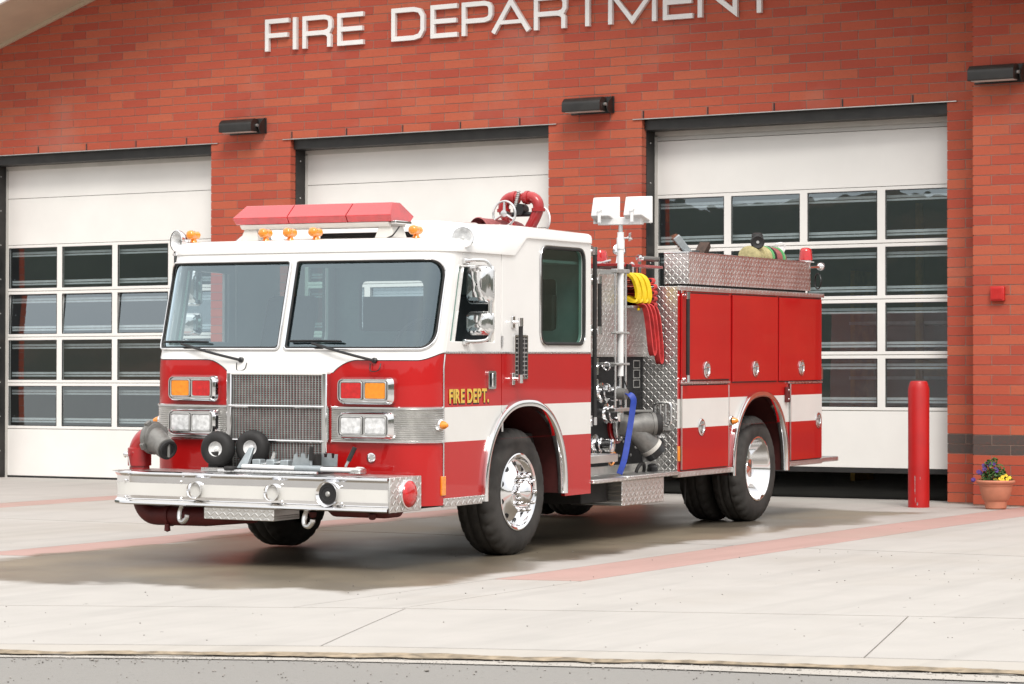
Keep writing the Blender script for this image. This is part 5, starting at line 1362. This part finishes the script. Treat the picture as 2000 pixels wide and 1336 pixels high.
def body():
    e = empty('body', FE)
    part(MB().box(-4.105, -7.49, -1.19, 1.19, 1.17, 2.08), 'core', 'dark_red', e, smooth=0)
    part(MB().box(-4.105, -5.25, .55, 1.19, .52, 1.2).box(-6.63, -7.49, .55, 1.19, .52, 1.2), 'locker_core', 'dark_red', e, smooth=0)
    part(MB().box(-4.095, -4.104, .895, 1.225, .52, 2.10), 'end_wall', 'tread_yz', e, smooth=0)
    part(MB().box(-4.095, -4.104, -1.225, -.895, .52, 2.10), 'end_wall', 'tread_yz', e, smooth=0)
    B = [(.0, .885, 'red_paint', 'side_panel'), (.885, 1.137, 'stripe_white', 'stripe'), (1.137, 2.085, 'red_paint', 'side_panel')]
    for sg in (1, -1): side_bands(-4.105, -7.50, .505, ARCH_R, sg, B, 'body', 0, e)
    part(MB().box(-4.10, -7.50, -1.235, 1.235, 2.088, 2.108), 'top_plate', 'tread_xy', e, bevel=.003)
    part(MB().box(-4.10, -7.53, 1.222, 1.242, 2.072, 2.112), 'top_rail', 'tread_xz', e, bevel=.006)
    part(MB().box(-7.50, -7.505, -1.22, 1.22, .5, 2.09), 'end_wall', 'tread_yz', e, smooth=0)
    for x0, x1 in ((-4.10, -5.285), (-6.615, -7.50)): part(MB().box(x0, x1, 1.18, 1.236, .462, .508), 'sill_trim', 'tread_xz', e, bevel=.004)
    part(MB().box(-7.48, -7.97, -1.2, 1.225, .470, .515), 'tail_board', 'tread_xz', e, bevel=.008)
    def locker(x0, x1, z0, z1, bands, kx, kz, open_side):
        d = empty('locker_door', FE); yf = W+.016
        for za, zb, mat in bands:
            a, b = max(za, z0), min(zb, z1)
            if b <= a: continue
            part(MB().box(x0, x1, W+.003, yf, a, b), 'panel', mat, d, smooth=0, bevel=0 if len(bands) > 1 else .005)
        c = (kx, yf, kz)
        part(MB().lathe([(-.002, .072), (.008, .074), (.012, .066), (.010, .056), (-.001, .050)], c, (0, 1, 0), 28, capb=False), 'latch_ring', 'chrome', d, 50)
        part(MB().lathe([(.0015, .056), (.0015, 0)], c, (0, 1, 0), 20, False), 'latch_cup', 'dull_metal', d)
        part(MB().tube(arc(Vector((kx, yf+.010, kz-.01)), (1, 0, 0), (0, 0, -1), .036, 0, 180, 10)+[Vector((kx+.0-.036, yf+.010, kz+.02)), Vector((kx+.036, yf+.010, kz+.02))], .006, 6, closed=True), 'latch_handle', 'chrome', d)
        part(MB().box(x0-.004, x1+.004, W+.0015, W+.0028, z0-.010, z1+.010), 'gap', 'black', d, smooth=0)
        return d
    RED = [(0, 9, 'red_paint')]; STR = [(0, .885, 'red_paint'), (.885, 1.137, 'stripe_white'), (1.137, 9, 'red_paint')]
    locker(-4.172, -5.228, 1.300, 2.050, RED, -4.70, 1.387, 0)
    locker(-5.290, -6.360, 1.275, 2.055, RED, -5.81, 1.391, 0)
    locker(-6.400, -7.478, 1.272, 2.055, RED, -6.945, 1.395, 0)
    d = locker(-4.172, -5.196, .525, 1.250, STR, -4.585, .885, 0)
    for x in (-4.172, -5.196): part(MB().box(x-.006, x+.006, W+.006, W+.020, .525, 1.250), 'edge_trim', 'brushed', d, bevel=.002)
    part(MB().box(-4.16, -5.22, W+.002, W+.022, 1.262, 1.284), 'drip_rail', 'aluminium', d, bevel=.003)
    d = locker(-6.675, -7.482, .520, 1.240, STR, -7.385, .885, 0)
    part(MB().box(-6.681, -6.669, W+.006, W+.020, .520, 1.240), 'edge_trim', 'brushed', d, bevel=.002)
    part(MB().box(-6.62, -7.49, W+.002, W+.022, 1.246, 1.264), 'drip_rail', 'aluminium', d, bevel=.003)
    part(MB().box(-6.555, -6.635, W, W+.03, 1.07, 1.215), 'label_holder', 'dark_red', e, bevel=.006)
    for z in (1.10, 1.185): part(MB().lathe([(0, .012), (.008, .010), (.008, 0)], (-6.595, W+.03, z), (0, 1, 0), 10), 'screw', 'chrome', e)
    m = empty('side_marker', FE)
    part(MB().lathe([(0, .046), (.02, .045), (.03, .034)], (-5.26, W, .925), (.35, 1, 0), 20), 'base', 'chrome', m)
    part(MB().lathe([(.028, .034), (.055, .026), (.075, .014), (.08, 0)], (-5.26, W, .925), (-.1, 1, 0), 18), 'lens', 'lens_amber', m)
    part(MB().box(-4.112, -4.155, W, W+.012, .60, .73), 'marker_reflector', 'lens_amber', e, bevel=.004)
    part(MB().box(-7.48, -7.53, W-.1, W+.01, 1.28, 1.40), 'bracket', 'brushed', e, bevel=.004)
    # folding foot plate and grab scoop on the front wall of the body
    f = empty('folding_step', FE); x = -4.09
    part(MB().tube([(x+.03, 1.11+a, 1.01+b) for a, b in rrect(0, 0, .15, .19, .04, 5)], .012, 8, closed=True), 'frame', 'aluminium', f)
    for y in (1.085, 1.135): part(MB().tube([(x+.03, y, .93), (x+.03, y, 1.09)], .009, 8), 'bar', 'aluminium', f)
    part(MB().box(x-.002, x+.035, 1.06, 1.17, .865, .915), 'hinge_block', 'dull_metal', f, bevel=.008)
    for y in (1.08, 1.115, 1.15): part(MB().tube([(x+.02, y, .90), (x+.03, y, .94)], .013, 8), 'knuckle', 'aluminium', f)
    s = empty('grab_scoop', FE)
    part(MB().box(x-.002, x+.012, 1.00, 1.10, .68, .80), 'back_plate', 'black', s, bevel=.006)
    part(MB().lathe([(-.03, .0), (-.03, .03), (.03, .045), (.06, .035), (.065, 0)], (x+.03, 1.03, .76), (.6, .1, .5), 16), 'scoop', 'chrome', s, 50)
    mb = MB()
    for y, z in ((1.10, .62), (1.10, .84), (1.19, 1.6), (1.19, 1.9), (1.19, 1.3), (1.2, .75)): part(MB().lathe([(0, .010), (.005, .008), (.005, 0)], (x, y, z), (1, 0, 0), 8), 'rivet', 'dull_metal', e)
body()
def tray():
    e = empty('roof_tray', FE); x0, x1, y0, y1, z0, z1 = -4.62, -7.52, .86, 1.10, 2.112, 2.418
    part(MB().box(x0, x1, y1-.006, y1, z0+.03, z1), 'tray_side', 'tread_xz', e, smooth=0)
    part(MB().box(x0, x1, y0, y0+.006, z0+.03, z1), 'tray_side', 'tread_xz', e, smooth=0)
    part(MB().box(x0, x0-.006, y0+.007, y1-.007, z0+.03, z1), 'tray_side', 'tread_yz', e, smooth=0)
    part(MB().box(x1, x1+.006, y0+.007, y1-.007, z0+.03, z1), 'tray_side', 'tread_yz', e, smooth=0)
    part(MB().box(x0-.01, x1+.01, y0+.007, y1-.007, z0+.03, z0+.04), 'bottom', 'under', e, smooth=0)
    part(MB().tube([(x0, y1, z1), (x1, y1, z1)], .008, 8).tube([(x0, y0, z1), (x0, y1, z1)], .008, 8), 'rolled_edge', 'aluminium', e)
    part(MB().box(x0-.05, x1+.05, y0+.03, y1-.03, 2.108, z0+.03), 'skid', 'under', e, smooth=0)
    part(MB().tube([(-4.62, .80, 2.36), (-4.25, .80, 2.36)], .022, 10), 'hand_rail', 'grey_fitting', e)
    part(MB().tube([(-4.24, .80, 2.36), (-4.24, .80, 2.23)], .016, 8).lathe([(-.02, .03), (.0, .036), (.03, .03), (.034, 0)], (-4.25, .80, 2.36), (1, 0, 0), 14), 'rail_end', 'chrome', e)
    b = empty('beacon', FE)
    part(MB().lathe([(0, .055), (.012, .055), (.014, .05)], (-7.45, 1.08, 2.425), (0, 0, 1), 20).box(-7.38, -7.52, 1.0, 1.14, 2.418, 2.426), 'base', 'plastic_white', b)
    part(MB().lathe([(.014, .066), (.10, .058), (.125, .05), (.135, .03), (.137, 0)], (-7.45, 1.08, 2.425), (0, 0, 1), 22, mod=lambda j, k: .001*(k % 2)), 'dome', 'lens_red', b, 50)
    part(MB().tube([(-7.50, 1.1, 2.37), (-7.68, 1.13, 2.38)], .012, 8).lathe([(-.04, 0), (-.03, .03), (0, .042), (.03, .03), (.04, 0)], (-7.72, 1.13, 2.385), (0, 1, 0), 16), 'ball_finial', 'chrome', b, 60)
    part(MB().tube(arc(Vector((-7.72, 1.1, 2.24)), (.7, .7, 0), (0, 0, 1), .075, 0, 360, 24)[:-1], .007, 6, closed=True), 'hook_ring', 'black', b)
    f = empty('beacon', FE)
    part(MB().lathe([(0, .06), (.02, .058)], (-3.86, .60, 2.30), (0, 0, 1), 22).tube([(-3.80, .65, 2.31), (-3.86, .70, 2.33), (-3.92, .65, 2.31)], .008, 6), 'base', 'aluminium', f)
    part(MB().lathe([(.02, .066), (.09, .062), (.115, .05), (.122, 0)], (-3.86, .60, 2.30), (0, 0, 1), 22), 'dome', 'lens_red', f, 50)
    s = empty('work_lamp', FE); c = (-4.05, .69, 2.425); d = (.55, .8, .2)
    part(MB().lathe([(-.06, 0), (-.05, .035), (0, .058), (.012, .06)], c, d, 22, capb=False), 'shell', 'chrome', s, 60)
    part(MB().lathe([(.010, .056), (.018, .04), (.022, 0)], c, d, 22, False), 'face', 'chrome', s, 60)
    part(MB().tube([c, (-4.03, .68, 2.29)], .012, 8), 'stem', 'chrome', s)
tray()
def mast():
    e = empty('floodlight_mast', FE); x, y = -3.27, 1.08
    part(MB().tube([(x, y, 1.34), (x, y, 2.42)], .027, 16), 'pole', 'plastic_white', e)
    part(MB().tube([(x, y, 2.40), (x, y, 2.62)], .019, 14), 'pole', 'aluminium', e)
    part(MB().lathe([(0, .034), (.09, .034), (.10, .028), (.14, .028)], (x, y, 2.40), (0, 0, 1), 18), 'collar', 'plastic_white', e)
    part(MB().tube([(x, y+.03, 2.49), (x-.01, y+.07, 2.49)], .008, 8).obox((x-.012, y+.08, 2.50), (.3, .2, 1), (0, 1, 0), (1, 0, -.3), .035, .008, .012).obox((x-.012, y+.08, 2.49), (.3, .9, -.3), (0, .3, 1), (1, 0, 0), .028, .008, .010), 'wing_knob', 'aluminium', e, bevel=.002)
    for dx, z0, z1 in ((.10, 1.08, 2.21), (-.10, 1.06, 2.22)):
        part(MB().tube([(x+dx, y, z0), (x+dx, y, z1)], .011, 10), 'side_tube', 'aluminium', e)
    part(MB().tube([(x+.0, y, 1.10), (x, y, 1.34)], .012, 10), 'foot_rod', 'aluminium', e)
    for z, h in ((2.215, .035), (1.70, .02), (1.44, .02)): part(MB().box(x-.125, x+.125, y-.03, y+.03, z-h/2, z+h/2), 'clamp', 'dull_metal', e, bevel=.006)
    part(MB().box(x-.16, x+.16, y-.03, y+.03, 1.045, 1.075), 'foot_plate', 'brushed', e, bevel=.004)
    for z in (2.19, 1.42): part(MB().box(x-.03, x+.03, PY, y, z, z+.035), 'stand_off', 'dull_metal', e)
    part(MB().tube(bez([(x-.01, y+.02, 1.34), (x-.03, y+.04, 1.26), (x-.08, y+.03, 1.24), (x-.10, y+.02, 1.30)], 12), .005, 6), 'cable', 'rubber', e)
    part(MB().box(x-.03, x+.03, y-.20, y+.20, 2.600, 2.665), 'cross_bar', 'plastic_white', e, bevel=.006)
    for s_ in (-1, 1):
        h = empty('flood_head', e); yc = y+s_*.150
        # housing seen from behind: narrow at the back, flared towards the glass
        A = [(x+.09, yc-.085, 2.675), (x+.09, yc+.085, 2.675), (x+.06, yc+.075, 2.83), (x+.06, yc-.075, 2.83)]
        B = [(x-.03, yc-.108, 2.63), (x-.03, yc+.108, 2.63), (x-.05, yc+.10, 2.835), (x-.05, yc-.10, 2.835)]
        mb = MB(); mb.add(A+B, [(3, 2, 1, 0), (4, 5, 6, 7)]+[(i, (i+1) % 4, 4+(i+1) % 4, 4+i) for i in range(4)]); part(mb, 'housing', 'plastic_white', h, 20, .008)
        part(MB().hull8([(x-.05, yc-.122, 2.615), (x-.03, yc-.122, 2.615), (x-.03, yc+.122, 2.615), (x-.05, yc+.122, 2.615), (x-.07, yc-.112, 2.838), (x-.05, yc-.112, 2.838), (x-.05, yc+.112, 2.838), (x-.07, yc+.112, 2.838)]), 'rim', 'plastic_white', h, bevel=.004)
        part(MB().box(x-.0745, x-.071, yc-.10, yc+.10, 2.64, 2.82), 'glass', 'lens_clear', h)
        part(MB().tube([(x+.07, yc, 2.73), (x+.112, yc, 2.73)], .022, 10).box(x+.092, x+.105, yc-.012, yc+.012, 2.62, 2.73), 'pivot', 'plastic_white', h)
mast()

# ------------------------------------------------------------------ loose things carried on the engine
def on_engine(name, label, cat, loc, rz=0, group=None):
    o = empty(name); o.matrix_world = FE.matrix_world @ Matrix.Translation(loc) @ Matrix.Rotation(rz, 4, 'Z'); tag(o, label, cat, group); return o
def hoses():
    o = on_engine('yellow_hose', 'folded yellow hose stacked in the side tray behind the cab', 'hose', (-3.79, .93, 1.94))
    for i, (dx, dy) in enumerate(((.06, .02), (-.015, .035), (-.09, .05))):
        p = bez([(dx+.02, -.45, .10), (dx, -.1, .08), (dx-.01, dy+.02, .035), (dx-.035, dy+.055, .05), (dx-.045, dy+.05, .14), (dx-.02, dy+.01, .245), (dx+.02, -.08, .27), (dx+.03, -.45, .26)], 42)
        mb = MB(); ribbon(mb, p, Vector((1, -.1, 0)), .066, .026); part(mb, 'fold', 'yellow_hose', o, 40, .006)
    mb = MB(); mb.box(-.06, -.02, .045, .06, -.045, .02); part(mb, 'tab', 'yellow_hose', o, bevel=.004)
    o = on_engine('red_hose', 'red hose with folded ends and hanging loops beside the yellow hose', 'hose', (-3.99, .93, 1.94))
    for i in range(5):
        for j in range(2):
            x, z = .06-.075*j, .225-.052*i-.012*j; y = .085+.04*j-(.02 if i == 0 else 0)
            p = [Vector((x, -.40, z+.018)), Vector((x, y-.03, z+.018))]+arc(Vector((x, y-.01, z)), (0, 0, 1), (0, 1, 0), .020, 0, 180, 8)+[Vector((x, y-.03, z-.018)), Vector((x, -.40, z-.018))]
            mb = MB(); ribbon(mb, p, Vector((1, .1, 0)), .066, .010); part(mb, 'fold', 'red_hose', o, 40)
    for x, w, zb, y in ((.10, .055, -.42, .115), (-.01, .055, -.49, .13)):
        p = bez([(x+.07, -.06, -.01), (x+.055, y*.6, .0), (x+.045, y, -.05), (x+.02, y+.02, -.25), (x-.01, y+.02, zb+.05), (x-.045, y+.02, zb-.005), (x-.085, y+.02, zb+.04), (x-.075, y+.01, -.25), (x-.03, y, -.06), (x-.02, y*.5, .01), (x, -.1, .0)], 60)
        mb = MB(); ribbon(mb, p, Vector((.25, 1, 0)), w, .012); part(mb, 'loop', 'red_hose', o, 40)
    o = on_engine('blue_hose', 'flat blue hose hanging from the upper chrome outlet to the running board', 'hose', (-3.24, 1.145, .52))
    p = bez([(0, -.03, .665), (-.005, .03, .668), (-.01, .065, .63), (-.008, .06, .55), (.03, .045, .35), (.085, .03, .14), (.12, .0, .01)], 40)
    mb = MB(); ribbon(mb, p, [Vector((-.47, .88, .0)) for _ in p], .050, .009); part(mb, 'strap', 'blue_hose', o, 40, .003)
hoses()
def cart():
    o = on_engine('folded_cart', 'folded white tube cart with two small black wheels lying on the bumper', 'hand cart', (.45, 0, .657))
    T = lambda p: (p[0], p[1], p[2])
    for c, d in (((.02, -.405, .165), (.98, .12, .03)), ((-.07, -.16, .175), (.98, .10, .03))):
        w = empty('wheel', o); d = Vector(d).normalized()
        part(MB().lathe([(-.045, .055), (-.055, .075), (-.05, .105), (-.03, .126), (0, .132), (.03, .126), (.05, .105), (.055, .075), (.045, .055)], c, d, 36, False, False), 'tyre', 'rubber', w, 60)
        part(MB().lathe([(.040, .062), (.046, .058), (.02, .05), (.012, .025), (.03, .018), (.035, 0)], c, d, 24, False), 'rim', 'plastic_white', w, 40)
        part(MB().lathe([(-.04, .062), (-.02, .05), (-.02, 0)], c, d, 24, False), 'rim', 'plastic_white', w, 40)
    part(MB().tube([(-.02, -.42, .165), (-.10, -.14, .175)], .010, 8), 'axle', 'zinc', o)
    part(MB().hull8([(.05, -.20, .03), (.09, -.20, .03), (.09, -.11, .03), (.05, -.11, .03), (.0, -.13, .18), (.03, -.13, .18), (.03, -.09, .18), (.0, -.09, .18)]), 'fork', 'zinc', o, bevel=.006)
    main = bez([(.12, -.12, .045), (.12, .15, .043), (.13, .45, .04), (.12, .70, .038), (.06, .80, .036), (-.04, .80, .036), (-.10, .72, .036)], 40)
    part(MB().tube(main, .019, 12), 'frame_tube', 'plastic_white', o)
    part(MB().tube([(-.05, -.25, .06), (-.05, .40, .055)], .016, 10), 'cross_tube', 'plastic_white', o)
    part(MB().tube([(.17, -.30, .016), (.17, .55, .016)], .012, 8).box(-.02, .10, -.50, -.30, .004, .03), 'slide_rail', 'aluminium', o)
    part(MB().box(.08, .16, .33, .55, .008, .022), 'pad', 'black', o)
    for y in (-.02, .10, .22): part(MB().box(.02, .10, y-.035, y+.035, .02, .10), 'clamp', 'zinc', o, bevel=.008)
    part(MB().tube([(.06, .10, .10), (.06, .12, .15)], .016, 8).tube([(.06, -.02, .06), (.06, .18, .08)], .012, 8), 'bolt', 'aluminium', o)
    part(MB().tube([(.125, .34, .042), (.125, .56, .040)], .027, 12), 'sleeve', 'zinc', o)
    for y, x in ((.36, .08), (.52, -.02)):
        part(MB().plate([(y-.08, .055), (y+.08, .055), (y+.085, .145), (y+.06, .145), (y+.055, .115), (y+.035, .115), (y+.03, .15), (y+.0, .15), (y-.005, .12), (y-.03, .12), (y-.035, .155), (y-.06, .14)], [], lambda a, b, d, x=x: (x+d, a, b), .006), 'notched_plate', 'zinc', o, smooth=0)
    for p, q in (((.13, .47, .06), (.13, .475, .20)), ((.08, .73, .06), (.05, .79, .20))):
        part(MB().tube([p, Vector(p).lerp(Vector(q), .35)], .010, 8), 'handle_stem', 'zinc', o); part(MB().tube([Vector(p).lerp(Vector(q), .3), q], .017, 10), 'grip', 'rubber', o)
    part(MB().box(.0, .10, .76, .86, .012, .05), 'foot', 'aluminium', o, bevel=.01)
    part(MB().lathe([(0, .045), (.016, .05), (.03, .045)], (.16, -.20, .018), (0, 0, 1), 18), 'caster', 'rubber', o)
cart()
def tray_load():
    o = on_engine('push_broom', 'brown bristle broom head sticking up from the front of the roof tray', 'broom', (-4.74, .93, 2.35))
    t = Vector((-.55, .05, .84)).normalized(); u = Vector((.83, .2, .52)).normalized(); w = t.cross(u)
    mb = MB(); rnd = random.Random(8)
    d_block = Vector((.45, .55, -.70)).normalized()
    ax = Vector((-.50, .42, -.75)).normalized(); br = Vector((-.75, -.62, .10)).normalized(); br = (br-ax*br.dot(ax)).normalized(); nn = ax.cross(br)
    c = Vector((0, .07, .12))
    part(MB().obox(c, ax, br, nn, .12, .016, .032), 'block', 'zinc', o, bevel=.004)
    for i in range(500):
        a, b = rnd.uniform(-.115, .115), rnd.uniform(-.028, .028); p = c+ax*a+nn*b+br*.012
        q = p+br*rnd.uniform(.10, .125)+ax*rnd.gauss(a*.08, .008)+nn*rnd.gauss(b*.3, .005); s = ax*.0028; s2 = nn*.0028
        mb.add([p-s-s2, p+s-s2, p+s+s2, p-s+s2, q], [(0, 1, 4), (1, 2, 4), (2, 3, 4), (3, 0, 4)])
    b_ = part(mb, 'bristles', 'bristle', o, 0, fix=False); b_['kind'] = 'stuff'
    o = on_engine('wood_block', 'dark wooden wedge leaning in the roof tray beside the broom', 'wedge', (-5.15, .98, 2.35))
    part(MB().obox((0, 0, .08), (-.55, .2, .8), (.8, .2, .55), (0, 1, 0), .10, .045, .05), 'block', 'dark_wood', o, bevel=.006)
    part(MB().obox((.12, 0, .055), (.8, .2, .55), (-.55, .2, .8), (0, 1, 0), .06, .02, .04), 'wedge', 'black', o, bevel=.006)
    o = on_engine('hose_pack', 'tan and pink hose bundle with green strap and black nozzle in the roof tray', 'hose bundle', (-6.55, .972, 2.36))
    def roll(x, r, h, mat, name): part(MB().lathe([(-h/2, r*.75), (-h/2+.01, r), (-h/4, r*1.03), (0, r*.98), (h/4, r*1.03), (h/2-.01, r), (h/2, r*.75), (h/2, 0)], (x, 0, .07), (1, .03, 0), 30), name, mat, o, 40)
    roll(.22, .108, .14, 'hose_tan', 'tan_coil'); roll(.04, .115, .20, 'hose_tan', 'tan_coil'); roll(-.20, .113, .22, 'hose_pink', 'pink_coil'); roll(-.40, .09, .12, 'hose_pink', 'pink_coil')
    for x, m, w in ((-.06, 'green_strap', .045), (-.115, 'black', .05), (-.33, 'green_strap', .04)):
        part(MB().lathe([(-w/2, .121), (w/2, .121)], (x, 0, .07), (1, .03, .0), 30), 'strap', m, o)
    part(MB().lathe([(-.07, .03), (-.06, .045), (.0, .05), (.02, .062), (.06, .066), (.075, .055), (.06, .03), (.06, 0)], (.20, .05, .215), (.85, .5, -.05), 24).lathe([(0, .05), (.03, .055), (.05, .04), (.05, 0)], (.07, .0, .255), (.2, .1, 1), 18), 'nozzle', 'rubber', o, 40)
    part(MB().lathe([(.062, .016), (.07, .014), (.07, 0)], (.20, .05, .215), (.85, .5, -.05), 12), 'nozzle_tip', 'aluminium', o)
    part(MB().tube(bez([(-.42, .03, .08), (-.50, .05, .18), (-.46, .04, .23), (-.38, .0, .22)], 16), .008, 6).lathe([(0, .04), (.10, .035), (.10, 0)], (-.45, .02, .10), (0, .1, 1), 14), 'handle', 'plastic_white', o)
tray_load()
bpy.context.view_layer.update()
